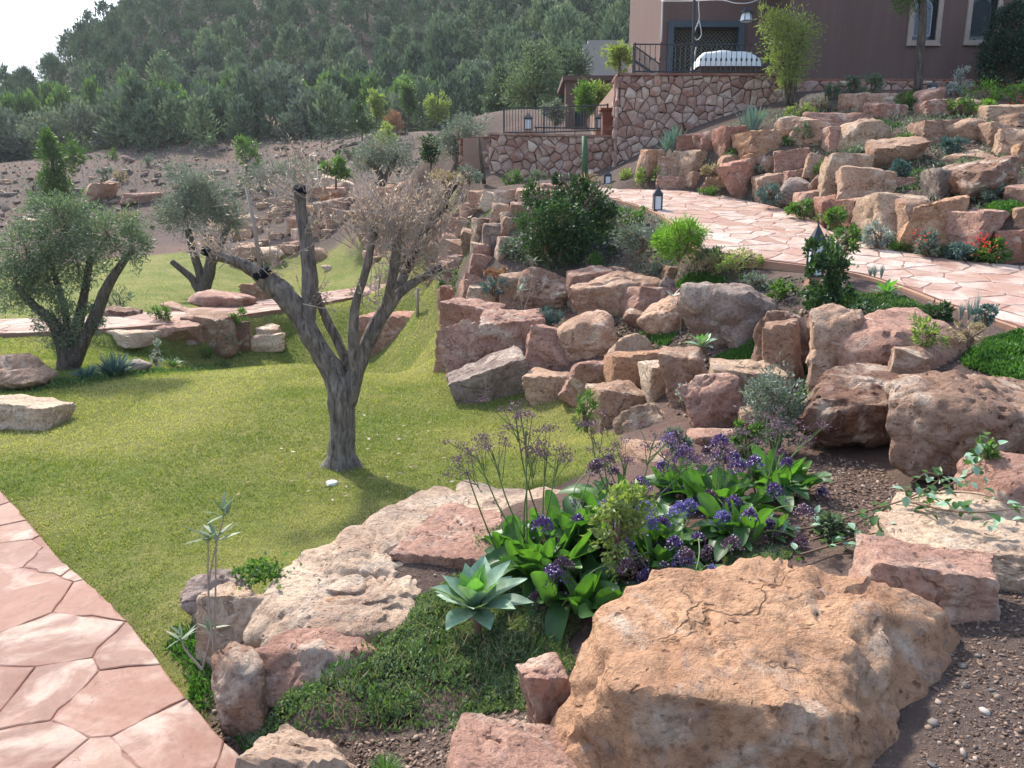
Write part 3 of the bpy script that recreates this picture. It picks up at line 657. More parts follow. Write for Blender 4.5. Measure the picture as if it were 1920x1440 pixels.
B(ZF, 590, 830, 760, 900, 'd', 'slab', 4, 'dark low rock under the leafy bush by the middle path')
B(Z0, 684, 584, 778, 645, 'r', 'block', 4, 'red-brown pyramid-shaped rock on the lawn behind the pollarded tree', dr=.8)
# --- upper rockery
for e in [
 (925, 425, 1005, 485, 'w', 'block', 4, 'small pale pointed stone below the feathery tree'),
 (1095, 425, 1205, 510, 't', 'block', 4, 'tan peaked rock left of the red brick-like block'),
 (1190, 428, 1338, 505, 't', 'slab', 4, 'tan ridged rock behind the red brick-like block'),
 (1222, 462, 1368, 532, 'r', 'flat', 4, 'red brick-shaped block left of the pink rounded boulder'),
 (1408, 405, 1558, 492, 'p', 'round', 4, 'pink rounded boulder in front of the highest lantern'),
 (1468, 455, 1625, 527, 'r', 'flat', 4, 'long red block just below the pink rounded boulder'),
 (1598, 456, 1758, 528, 't', 'slab', 4, 'tan notched slab right of the long red block'),
 (1722, 472, 1925, 548, 'y', 'slab', 4, 'yellowish flat slab near the ivy column'),
 (1828, 508, 1990, 570, 't', 'slab', 4, 'tan flat slab at the right edge below the yellowish slab'),
 (808, 522, 940, 615, 't', 'round', 4, 'rounded tan rock right of the large blue agave'),
 (955, 516, 1220, 590, 'p', 'slab', 4, 'long pink flat-topped slab high on the rockery'),
 (872, 535, 1065, 665, 't', 'porous', 4, 'tan weathered boulder under the long pink slab'),
 (1028, 568, 1120, 685, 'p', 'block', 4, 'narrow pink rock between two tan rockery boulders'),
 (1105, 535, 1325, 685, 'y', 'porous', 4, 'large yellow-tan sloping boulder mid-rockery'),
 (1428, 545, 1605, 645, 'b', 'block', 4, 'brown angular rock left of the pale tan round one'),
 (1582, 536, 1755, 640, 't', 'round', 4, 'pale tan rounded boulder above the bare soil slope'),
 (1735, 548, 1865, 655, 't', 'block', 4, 'tan cracked rock right of the pale tan rounded boulder'),
 (1228, 615, 1445, 765, 't', 'porous', 4, 'big tan humped boulder left of the bare soil slope'),
 (1818, 575, 1990, 710, 't', 'porous', 4, 'tan rough boulder at the right edge of the rockery'),
 (1612, 680, 1845, 750, 't', 'slab', 4, 'long tan slab above the dark pitted boulder'),
 (1885, 640, 1990, 745, 'o', 'block', 4, 'orange rock touching the right edge above the pitted boulder'),
 (368, 605, 445, 685, 'r', 'block', 4, 'dull red rock right of the small blue agave'),
 (438, 588, 545, 665, 'r', 'block', 4, 'red wedge second from the small blue agave'),
 (533, 568, 662, 680, 'r', 'block', 4, 'dark pink angular boulder left of the large blue agave'),
 (458, 620, 542, 680, 'p', 'slab', 4, 'low pink stone between the red wedge and dark pink boulder'),
 (652, 588, 830, 690, 'o', 'block', 4, 'orange-pink broad boulder under the large blue agave'),
 (192, 672, 285, 785, 'o', 'block', 4, 'orange upright rock at the foot of the tall stone wall'),
 (278, 702, 364, 795, 't', 'block', 4, 'tan mossy rock second from the tall stone wall'),
 (362, 662, 510, 780, 'y', 'flat', 4, 'yellow flat-topped block third from the tall stone wall'),
 (548, 686, 685, 815, 't', 'porous', 4, 'rounded tan-pink rock in the third rockery tier'),
 (668, 692, 750, 775, 'o', 'block', 4, 'small orange rock beside the rounded tan-pink rock'),
 (722, 694, 830, 775, 'b', 'porous', 4, 'brown knobbly rock left of the square flat-topped block'),
 (822, 676, 960, 780, 'p', 'flat', 4, 'square pinkish flat-topped block mid-rockery'),
 (928, 700, 1040, 800, 't', 'block', 4, 'tan five-sided rock right of the square block'),
 (1016, 692, 1195, 860, 'y', 'block', 4, 'large yellowish lichen-stained boulder above the path'),
 (1092, 755, 1305, 895, 't', 'block', 4, 'broad tan boulder below the big humped boulder'),
 (1472, 772, 1645, 915, 'k', 'lean', 4, 'dark grey slanted boulder beside the pitted brown one'),
 (1612, 710, 1895, 920, 'b', 'porous', 5, 'dark brown heavily pitted round boulder on the rockery'),
 (1222, 842, 1485, 1055, 'y', 'flat', 5, 'large yellow-tan cube with flat top beside the upper path'),
 (1322, 892, 1535, 1105, 't', 'lean', 4, 'leaning tan boulder right of the flat-topped cube'),
 (1362, 905, 1680, 1125, 'o', 'lean', 5, 'orange streaked leaning boulder beside the upper path'),
 (1616, 940, 1815, 1130, 'p', 'block', 4, 'pinkish square boulder behind red salvia flowers'),
 (1785, 1028, 1918, 1185, 'r', 'block', 4, 'bright orange-red block at path edge near the right'),
 (1892, 1045, 2060, 1205, 'o', 'block', 4, 'orange block cut by the right edge at the upper path'),
 (1868, 825, 1990, 925, 'p', 'block', 4, 'pink rock cut by the right edge above the salvia'),
 (1882, 915, 2020, 1045, 't', 'block', 4, 'tan rock cut by the right edge above the orange block'),
 (268, 798, 405, 865, 'p', 'block', 4, 'low pink rock at the far bend of the upper path'),
 (392, 772, 485, 835, 't', 'slab', 4, 'small tan rock above the far bend of the path'),
 (468, 798, 595, 865, 't', 'slab', 4, 'flat tan rock at the path edge near the far bend'),
 (588, 715, 745, 885, 'r', 'lean', 4, 'reddish rock leaning steeply beside the upper path'),
 (728, 778, 845, 885, 't', 'block', 4, 'tan rock with pale top left of the grey-pink boulder'),
 (812, 796, 970, 928, 'g', 'round', 4, 'grey-pink rounded boulder at the inner path edge'),
 (902, 852, 1055, 965, 'p', 'block', 4, 'pink rock beside the path right of the grey-pink boulder'),
 (1002, 876, 1140, 1005, 'r', 'block', 4, 'red-brown rock at the path edge left of the coral-red one'),
 (1112, 890, 1235, 995, 'r', 'block', 4, 'coral-red stained small block beside the flat-topped cube'),
 (962, 785, 1035, 855, 'b', 'round', 4, 'small brown round stone wedged below the five-sided rock'),
 (838, 760, 935, 815, 'p', 'slab', 4, 'small pink stone under the square flat-topped block'),
 (1330, 800, 1440, 850, 'p', 'slab', 4, 'low pink slab behind the flat-topped cube')]:
    B(Z3, *e)
# --- rocks beyond, around the back of the curved row and the far terraces: alike, small
r_ = np.random.default_rng(44)
CN = {'t': 'tan', 'p': 'pink', 'w': 'pale', 'o': 'orange', 'b': 'brown', 'g': 'grey', 'k': 'dark grey'}
for e in [(190, 85, 305, 170, 't'), (262, 22, 365, 110, 'b'), (318, 52, 420, 175, 'g'), (408, 18, 525, 100, 't'), (238, 162, 315, 285, 'w'), (288, 165, 385, 265, 'p'), (232, 232, 400, 325, 'p'), (388, 125, 485, 245, 't'), (68, 140, 205, 290, 't'), (110, -10, 200, 60, 'p'), (160, 20, 260, 90, 't'), (30, 60, 120, 150, 'p'), (0, 160, 90, 260, 't'), (90, 250, 230, 350, 'p'), (0, 280, 90, 350, 'b'), (360, -60, 470, 20, 't'), (480, -70, 620, 20, 'p'), (300, -120, 420, -30, 'w'), (400, -130, 540, -60, 't'), (520, -150, 700, -70, 'p'), (430, -20, 540, 50, 'w'), (560, -40, 680, 40, 't'), (200, -60, 310, 20, 'p'), (240, -130, 330, -60, 't'), (700, -130, 840, -60, 't'), (640, -170, 780, -110, 'p')]:
    B(ZB, *e, 'block', 3, 'small %s tumbled rock in the pile behind the dark green shrub' % CN[e[4]], group='small %s tumbled rocks behind the dark shrub' % CN[e[4]])
for i in range(120):
    px, py = r_.uniform(440, 860), r_.uniform(352, 518)
    lim = np.interp(px, [440, 560, 700, 860], [430, 370, 352, 345]); low = np.interp(px, [440, 560, 700, 800, 860], [512, 515, 505, 510, 500])
    if py < lim or py > low: continue
    if 470 < py and 600 < px < 830 and r_.random() < .75: continue
    cc = str(r_.choice(list('ttppwob'))); sz = r_.uniform(16, 52)*(1 if py > 420 else .75)
    B(Z0, px-sz/2, py-sz*r_.uniform(.5, .75), px+sz/2, py, cc, r_.choice(['block', 'slab', 'round']), 3, '%s rock on the terraced bank behind the pollarded tree' % CN[cc], group='%s rocks on the bank behind the pollarded tree' % CN[cc])
for i in range(70):
    px, py = r_.uniform(0, 560), r_.uniform(318, 470)
    if py > np.interp(px, [0, 250, 420, 560], [480, 455, 440, 400]) : continue
    cc = str(r_.choice(list('ttpwbgk'))); sz = r_.uniform(8, 26)
    B(Z0, px-sz/2, py-sz*r_.uniform(.4, .7), px+sz/2, py, cc, 'block', 2, 'small %s rock strewn over the bare slope below the hill' % CN[cc], group='%s rocks strewn on the bare slope' % CN[cc])
B(Z0, 155, 345, 218, 386, 't', 'lean', 4, 'large pale pointed rock on the slope behind the columnar tree')
B(Z0, 238, 360, 305, 382, 'p', 'slab', 4, 'flat pinkish outcrop behind the left olive tree')
# ------------------------------------------------------------------ house, terraces, stone walls
# a stone wall: a dark core with individual stones proud of it; wall runs from a to b (ground plan), base and top heights along it
def stone_wall(name, label, a, b, z0, z1, step, seed, thick=.45, cap=None, top2=None, limit=300, aspect=1.15, base2=None, depth_dir=1, gap=.013):
    a = np.array(a, float); b = np.array(b, float); L = np.linalg.norm(b-a); u = (b-a)/L; n = np.array([u[1], -u[0]])   # n: outward, towards the viewer
    if n[1] > 0 and abs(n[1]) > .2: n = -n
    z1b = z1 if top2 is None else top2; r = np.random.default_rng(seed); org = np.array([a[0], a[1], z0])
    root = empty(name, org, label, 'wall')
    def W(s, t, o): return np.array([*(a+u*s+n*o), z0+t])-org
    h0, h1 = z1-z0, z1b-z0
    V = [W(0, 0, 0), W(L, 0, 0), W(L, h1, 0), W(0, h0, 0), W(0, 0, -thick), W(L, 0, -thick), W(L, h1, -thick), W(0, h0, -thick)]
    obj('wall_core', mesh_py('wall_core', V, [(0, 1, 2, 3), (5, 4, 7, 6), (3, 2, 6, 7), (0, 3, 7, 4), (1, 5, 6, 2)]), M['joint'], root)
    poly = np.array([(0, 0), (L, 0), (L, h1), (0, h0)]); seeds = scatter_seeds(poly, step, .42, r, aspect)
    drop = r.random(len(seeds)) > .10; cells = voronoi_cells(poly, seeds[drop], gap); cells.sort(key=lambda c: -c.mean(0)[1])
    for c in cells[:limit]:
        V, F = slab(c, r.uniform(.03, .10), r, .02, .25); ctr = c.mean(0); o = W(ctr[0], ctr[1], 0)
        Vw = np.array([W(p[0], p[1], p[2]-.008) for p in V])-o
        obj('stone', mesh_py('stone', Vw, F if n@np.array([-u[1], u[0]]) > 0 else [f[::-1] for f in F]), M['wallstone'], root, o)
    if cap:
        V = [W(-.04, h0, .09), W(L+.04, h1, .09), W(L+.04, h1, -thick-.05), W(-.04, h0, -thick-.05)]; V += [v+np.array([0, 0, .05]) for v in V]
        obj('coping', mesh_py('coping', V, [(0, 1, 5, 4), (1, 2, 6, 5), (2, 3, 7, 6), (3, 0, 4, 7), (4, 5, 6, 7), (3, 2, 1, 0)]), M['flag'], root)
    return root
M['render'] = None
def plaster():
    s = N('brown_plaster', .92, .15); c = s.coord('Object'); n1 = s.noise(c, .8, 5, .6); n2 = s.noise(c, 30, 5, .7)
    m = s.n('Mapping', {'Vector': c, 'Scale': (3, 3, .25)}).outputs[0]; n3 = s.noise(m, 1.5, 4, .6)
    col = s.mix(n1, (.115, .075, .067), (.145, .096, .086)); col = s.mix(s.ramp(n3, [(.4, 0), (.7, .4)]), col, (.17, .12, .11))
    s.color(col); s.normal(s.bump(n2, .5, .012)); return s.m
M['render'] = plaster()
M['iron'] = plain('blue_black_iron', (.022, .028, .036), .5, .4, .2, 10)
M['frame_blue'] = plain('blue_grey_door_frame', (.045, .065, .085), .6, .3, .2, 6)
M['dark_glass'] = plain('dark_window_glass', (.012, .016, .022), .12, .5)
M['stone_trim'] = plain('carved_stone_trim', (.33, .27, .23), .85, .2, .25, 9, .5)
M['brick'] = stone_material('terracotta_brick', [(.26, .11, .075), (.30, .14, .09), (.22, .095, .07), (.28, .15, .11)], .85, 30, .4, .006)
M['cover'] = plain('pale_dust_cover', (.62, .64, .63), .6, .3, .12, 5, .4, 0, 7)
M['wood_dark'] = plain('dark_timber', (.06, .04, .03), .8, .2, .3, 8, .4)
M['cable'] = plain('grey_cable', (.5, .48, .46), .6, .3)
M['soilcap'] = plain('terrace_floor_tile', (.26, .17, .13), .85, .2, .25, 3, .3)
HY = 20.0; FL = 5.47
xA = P(1160, 137, 18.4)[0]; WT = P(1300, 138, 18.4)[2]-.05                      # left corner of the tall wall
tx = lambda px, Y, py=137: P(px, py, Y)[0]
# tall retaining wall in front of the terrace
wl_a = (xA, 18.4); wl_b = (tx(1475, 18.45), 18.45)
stone_wall('stone_wall', 'tall irregular pink-brown stone retaining wall under the railed terrace', wl_a, wl_b, 2.95, WT, .172, 11, .5, True)
stone_wall('stone_wall', 'narrow left end face of the tall stone retaining wall', (xA-.003, 18.9), (xA-.003, 18.36), 2.75, WT, .17, 12, .05)
# plinth under the house
stone_wall('stone_wall', 'low rounded fieldstone plinth running under the brown house wall', (tx(1478, 19.6), 19.6), (tx(2100, 19.6), 19.6), 4.45, 5.28, .2, 13, .4, None, None, 300, 1.2)
# lower terrace walls to the left
lw_a = (P(918, 255, 19.4)[0], 19.4); lw_b = (xA-.06, 18.6)
stone_wall('stone_wall', 'lower stone terrace wall with railing, left of the tall wall', lw_a, lw_b, 2.75, P(918, 253, 19.4)[2], .185, 14, .45, True, P(1150, 256, 18.3)[2])
stone_wall('stone_wall', 'short stone wall end projecting at the far left of the terrace wall', (P(862, 262, 20.3)[0], 20.3), (P(920, 262, 19.9)[0], 19.9), 2.3, P(862, 263, 20.3)[2], .17, 15, .45, True)
zt = P(1000, 252, 19.2)[2]-.02
obj('lower_terrace', MB().box(P(870, 255, 20.4)[0], xA+.6, 19.9, 26, 2.0, zt).mesh('lower_terrace'), M['soilcap'], kind='structure')
obj('house_terrace', MB().box(xA+.1, tx(1482, 19.3), 18.85, 27, 3.0, WT+.03).mesh('house_terrace'), M['soilcap'], kind='structure')
obj('pier', MB().box(P(1128, 250, 18.9)[0], P(1146, 250, 18.9)[0], 18.75, 19.05, 3.8, P(1135, 208, 18.9)[2]).box(P(1125, 250, 18.9)[0]-.02, P(1149, 250, 18.9)[0]+.02, 18.7, 19.1, P(1135, 208, 18.9)[2]+.002, P(1135, 204, 18.9)[2]).mesh('pier'), M['brick'], label='short terracotta pier with pale cap beside the tall wall', cat='pier')
# the house
house = empty('house', (tx(1600, HY), HY, FL), 'brown plastered house with lattice windows and blue garage-like opening', 'house')
hl = np.array(house.location)
def hp(name, mb, m, parent=house, loc=None, smooth=False):
    me = mb.mesh(name, smooth); return obj(name, me, m, parent, loc)
xg0, xg1, xr, xend = tx(1240, HY+1.2, 60), tx(1462, HY+1.2, 60), tx(1478, HY), tx(2200, HY)
top = 9.4
dx0, dx1 = tx(1252, HY+1.2, 60)-hl[0], tx(1394, HY+1.2, 60)-hl[0]; dzt = P(1320, 40, HY+1.2)[2]-hl[2]
q0, q1 = xg0-hl[0], xr-hl[0]
w1 = MB().box(q0, dx0, 1.2, 1.6, -.35, top-FL).box(dx1, q1+.3, 1.2, 1.6, -.35, top-FL).box(dx0+.002, dx1-.002, 1.203, 1.597, dzt, top-FL-.002)
w1.box(q0+.003, q0+.4, 1.603, 7, -.35, top-FL-.003)
def win(px0, px1, pyb, pyt): return (tx(px0, HY, pyb)-hl[0], tx(px1, HY, pyb)-hl[0], P(px0, pyb, HY)[2]-hl[2], P(px0, pyt, HY)[2]-hl[2])
W1 = win(1708, 1752, 76, -22); W2 = win(1815, 1862, 75, -22)
xs = [q1, W1[0], W1[1], W2[0], W2[1], xend-hl[0]]
zb = 5.40-FL
for i in range(5):
    if i in (1, 3):
        ww = (W1, W2)[i//2]; w1.box(xs[i]+.002, xs[i+1]-.002, .003, .397, zb, ww[2]).box(xs[i]+.002, xs[i+1]-.002, .003, .397, ww[3], top-FL)
    else: w1.box(xs[i], xs[i+1], 0, .4, zb, top-FL)
w1.box(q1+.003, q1+.38, .403, 1.19, zb, top-FL-.004)
hp('wall', w1, M['render'])
hp('roof', MB().box(q0-.1, xend-hl[0], -.1, 8, top-FL+.002, top-FL+.3), M['render'])
# brick course: single bricks
r_ = np.random.default_rng(5); x = q1+.01; bme = MB().box(-.105, .105, -.045, .0, 0, .095).mesh('brick')
while x < xend-hl[0]-.2:
    o = obj('brick', bme, M['brick'], house, (x+.105, -.004+r_.uniform(-.006, .004), zb-.118)); o.scale[0] = r_.uniform(.9, 1.0); x += .222
hp('brick_bed', MB().box(q1, xend-hl[0], -.02, .4, zb-.12, zb-.004), M['mortar'])
for ww in (W1, W2):
    fr = hp('window', MB().box(ww[0]-.11, ww[0], -.05, .2, ww[2]-.11, ww[3]).box(ww[1], ww[1]+.11, -.05, .2, ww[2]-.11, ww[3]).box(ww[0]+.002, ww[1]-.002, -.048, .2, ww[2]-.108, ww[2]).box(ww[0]-.13, ww[1]+.13, -.07, -.05, ww[2]-.13, ww[2]-.085), M['stone_trim'])
    obj('pane', MB().box(ww[0], ww[1], .12, .14, ww[2], ww[3]).mesh('pane'), M['dark_glass'], fr)
    inner = MB(); e = .03
    inner.box(ww[0], ww[0]+e, .06, .12, ww[2], ww[3]).box(ww[1]-e, ww[1], .06, .12, ww[2], ww[3]).box(ww[0]+e, ww[1]-e, .061, .119, ww[2], ww[2]+e)
    obj('sash', inner.mesh('sash'), M['iron'], fr)
    lat = MB(); cx = (ww[0]+ww[1])/2; rad = (ww[1]-ww[0])*.36; zlo = ww[2]+.12; zc = ww[2]+(ww[3]-ww[2])*.62
    def arch(x): return zc+math.sqrt(max(rad*rad-(x-cx)**2, 0))
    for s in (1, -1):
        for c in np.arange(-2, 2, .055):
            pts = [(cx+t, zlo+.6+s*t+c) for t in np.linspace(-rad, rad, 40)]; seg = [p for p in pts if zlo < p[1] < arch(p[0])]
            if len(seg) > 2: lat.bar((seg[0][0], .105+.004*s, seg[0][1]), (seg[-1][0], .105+.004*s, seg[-1][1]), .007, 4)
    apts = [(cx-rad, .105, zlo)]+[(cx-rad*math.cos(t), .105, zc+rad*math.sin(t)) for t in np.linspace(0, math.pi, 14)]+[(cx+rad, .105, zlo), (cx-rad, .105, zlo)]
    for a_, b_ in zip(apts, apts[1:]): lat.bar(a_, b_, .014, 5)
    obj('lattice', lat.mesh('lattice'), plain('pale_lattice', (.35, .40, .46), .5) if ww is W1 else M['frame_blue'], fr)
# the wide lattice opening
dr_ = hp('door_frame', MB().box(dx0, dx0+.14, 1.1, 1.5, -.3, dzt-.002).box(dx1-.14, dx1, 1.1, 1.5, -.3, dzt-.002).box(dx0+.141, dx1-.141, 1.11, 1.49, dzt-.15, dzt-.004), M['frame_blue'])
obj('interior_shade_sheet', MB().box(dx0+.141, dx1-.141, 1.44, 1.47, -.3, dzt-.16).mesh('interior_shade_sheet'), plain('painted_dim_interior', (.035, .03, .028), .9), dr_)  # dark sheet behind the lattice; the interior's shade is put into its colour
lat = MB(); x0_, x1_, zt_ = dx0+.15, dx1-.15, dzt-.16
for s in (1, -1):
    for c in np.arange(-4.2, 4.4, .1):
        seg = [(t, .5*zt_+s*(t-(x0_+x1_)/2)+c) for t in np.linspace(x0_, x1_, 60)]; seg = [p for p in seg if -.25 < p[1] < zt_]
        if len(seg) > 2: lat.bar((seg[0][0], 1.36+.008*s, seg[0][1]), (seg[-1][0], 1.36+.008*s, seg[-1][1]), .008, 4)
obj('lattice', lat.mesh('lattice'), plain('weathered_lattice', (.14, .145, .12), .7), dr_)
# pergola beams over the terrace
pg = MB()
for i, px in enumerate((1350, 1372, 1394, 1416, 1438, 1458)): pg.bar((tx(px, 19.4, 0)-hl[0], -.9, 3.02-.0), (tx(px, 19.4, 0)-hl[0]+.05, 1.15, 3.08), .065, 7)
pg.box(tx(1335, 19.2, 0)-hl[0], q1+.0, -.75, -.6, 2.9, 3.02)
hp('pergola', pg, M['wood_dark'])
# hanging lantern, cables
hx, hz = tx(1400, 19.4, 20), P(1400, 30, 19.4)[2]
hlan = empty('hanging_lantern', (hx, 19.4, hz), 'dark metal hanging lantern with pale panes under the pergola', 'lantern')
n6 = 6; ringp = lambda r, z: [(r*math.cos(2*math.pi*i/n6), r*math.sin(2*math.pi*i/n6), z) for i in range(n6)]
obj('glass', mesh_py('glass', ringp(.15, -.12)+ringp(.11, .06), [tuple(range(6))[::-1]]+[(i, (i+1) % 6, 6+(i+1) % 6, 6+i) for i in range(6)]), plain('frosted_glass', (.6, .65, .68), .4), hlan)
cg = MB()
for i in range(6): cg.bar(ringp(.155, -.12)[i], ringp(.115, .06)[i], .009, 4).bar(ringp(.155, -.12)[i], ringp(.155, -.12)[(i+1) % 6], .009, 4)
obj('cage', cg.mesh('cage'), M['iron'], hlan)
obj('cap', mesh_py('cap', ringp(.17, .06)+[(0, 0, .24)], [(i, (i+1) % 6, 6) for i in range(6)]+[tuple(range(6))[::-1]]), M['iron'], hlan)
obj('chain', MB().bar((0, 0, .23), (0, 0, .62), .008, 5).mesh('chain'), M['iron'], hlan)
def cable(name, label, pts, rad, m, cat='cable'):
    V, F = tube(smooth_path(pts, 6), [rad]*((len(pts)-1)*6+1), 6); return obj(name, mesh_py(name, V, F, True), m, label=label, cat=cat)
PP = lambda px, py, Y: P(px, py, Y)
cable('rope', 'pale looped rope hanging down in front of the lattice opening', [PP(1310, -30, 18.95), PP(1310, 10, 18.95), PP(1311, 35, 18.95), PP(1304, 55, 18.95), PP(1301, 66, 18.95), PP(1306, 75, 18.95), PP(1313, 70, 18.95), PP(1315, 60, 18.95), PP(1311, 38, 18.98)], .012, M['cable'], 'rope')
cable('cable', 'slack cable slung from the house wall to the pergola', [PP(1240, 2, 20.9), PP(1290, 2, 20.4), PP(1350, 0, 19.6), PP(1380, 6, 19.3), PP(1410, 4, 19.2), PP(1440, -12, 19.2)], .012, M['cable'])
cable('drainpipe', 'thin pale pipe down the left corner of the house', [PP(1243, -40, 21.1), PP(1242, 20, 21.1), PP(1240, 78, 21.1)], .02, M['cable'], 'pipe')
V, F = tube([PP(1303, -40, 18.9), PP(1298, 142, 18.9)], [.03, .03], 8); obj('post', mesh_py('post', V, F), M['iron'], label='slim black post standing at the terrace edge behind the railing', cat='post')
V, F = tube([PP(1306, 88, 18.95), PP(1294, 140, 18.95)], [.018, .018], 6); obj('pole', mesh_py('pole', V, F), M['cable'], label='pale stick leaning behind the terrace railing', cat='stick')
# covered furniture on the terrace
cv = MB(); g = 22
cx0, cx1 = tx(1306, 19.6, 110), tx(1424, 19.6, 110); ztop = P(1360, 98, 19.6)[2]; zb_ = P(1360, 128, 19.6)[2]
Vc = []; Fc = []
for i in range(g+1):
    for j in range(9):
        u = i/g; v = j/8; xx = cx0+(cx1-cx0)*u; ang = math.pi*v
        prof = (1-abs(2*u-1)**6)**.35*(1-.22*max(0, u-.6)/.4)
        yy = 19.75-.45*math.cos(ang)*(.9+.1*prof); zz = zb_+(ztop-zb_)*(prof*min(1, 1.25*math.sin(ang)**.45) if 0 < v < 1 else 0)+.02*math.sin(17*u+5*v)*math.sin(ang)
        Vc.append((xx-cx0, yy-19.7, zz-FL))
Fc = [(i*9+j, (i+1)*9+j, (i+1)*9+j+1, i*9+j+1) for i in range(g) for j in range(8)]
cvr = empty('covered_sofa', (cx0, 19.7, FL), 'garden furniture under a pale dust cover on the terrace', 'furniture')
obj('cover', mesh_py('cover', Vc, Fc, True), M['cover'], cvr)
obj('base', MB().box(.05, cx1-cx0-.05, -.36, .42, -.25, zb_-FL+.03).mesh('base'), M['wood_dark'], cvr)
# railings: posts, rails, each bar
def railing(label, pts, h, z, step=.115, knots=True):
    root = empty('railing', (pts[0][0], pts[0][1], z), label, 'railing'); o = np.array(root.location)
    bme = MB().bar((0, 0, .04), (0, 0, h-.02), .008, 5)
    if knots: bme.box(-.018, .018, -.018, .018, h*.5-.03, h*.5+.03)
    bme = bme.mesh('baluster')
    pme = MB().box(-.02, .02, -.02, .02, 0, h+.03).mesh('post')
    for a, b in zip(pts, pts[1:]):
        a3 = np.array([*a, z])-o; b3 = np.array([*b, z])-o; L = np.linalg.norm(b3-a3); dirv = (b3-a3)/L
        for zz in (h, .06): obj('rail', MB().bar(a3+[0, 0, zz], b3+[0, 0, zz], .016, 6).mesh('rail'), M['iron'], root)
        for s in np.arange(step, L-.02, step): obj('baluster', bme, M['iron'], root, a3+dirv*s)
        obj('post', pme, M['iron'], root, a3)
    obj('post', pme, M['iron'], root, np.array([*pts[-1], z])-o)
    return root
railing('black iron railing along the front of the house terrace', [(tx(1189, 18.55, 137), 18.55), (tx(1440, 18.6, 137), 18.6)], P(1300, 83, 18.55)[2]-WT-.06, WT+.06)
railing('black iron railing along the left side of the house terrace', [(tx(1189, 18.55, 137)-.01, 18.66), (tx(1236, 20.9, 137), 20.9)], P(1300, 83, 18.55)[2]-WT-.06, WT+.06)
zr = P(1000, 252, 19.6)[2]
railing('dark fine-meshed railing on the lower stone terrace', [(P(945, 252, 19.7)[0], 19.75), (P(1020, 250, 19.6)[0], 19.7), (P(1138, 250, 19.2)[0], 19.2)], P(1000, 201, 19.6)[2]-zr, zr, .07, False)
# low metal table frame and lanterns on the lower terrace
tb = MB(); ya = 20.4
for px in (1006, 1040, 1078, 1114): tb.bar(P(px, 252, ya), P(px, 240, ya), .012, 5)
tb.bar(P(1003, 239, ya), P(1117, 241, ya), .02, 6)
tb.bar(P(1003, 239, ya+.5), P(1117, 241, ya+.5), .02, 6).bar(P(1003, 239, ya), P(1003, 239, ya+.5), .02, 6).bar(P(1117, 241, ya), P(1117, 241, ya+.5), .02, 6)
obj('low_table', tb.mesh('low_table'), M['iron'], label='long low metal table on the lower stone terrace', cat='table')
# far brown outbuilding behind the lower terrace
ob = empty('outbuilding', (*P(1110, 230, 27)[:2], 4.0), 'small brown building with arched doorway glimpsed behind young trees', 'building'); oo = np.array(ob.location)
x0, x1 = P(1060, 200, 27)[0]-oo[0], P(1175, 200, 27)[0]-oo[0]; ztp = P(1100, 152, 27)[2]-oo[2]
d0_, d1_ = P(1078, 200, 27)[0]-oo[0], P(1098, 200, 27)[0]-oo[0]
obj('wall', MB().box(x0, d0_, 0, .4, 0, ztp).box(d1_, x1, 0, .4, 0, ztp).box(d0_+.002, d1_-.002, .002, .398, ztp*.75, ztp-.002).mesh('wall'), M['render'], ob)
obj('roof', MB().box(x0-.1, x1+.1, -.1, 3, ztp+.002, ztp+.16).mesh('roof'), M['render'], ob)
obj('door', MB().box(d0_, d1_, .25, .3, 0, ztp*.75).mesh('door'), M['frame_blue'], ob)
# rounded pale wall far behind, left of the house
gb = P(1135, 100, 52)
obj('garden_wall', MB().box(-1.4, 1.5, 0, .5, -5, 0.55).box(-1.1, 1.2, .02, .48, .552, .78).mesh('garden_wall'), plain('pale_stucco', (.30, .27, .25), .9, .2, .2, 3, .4), None, gb, 'pale rounded wall top far behind, left of the house', 'wall')
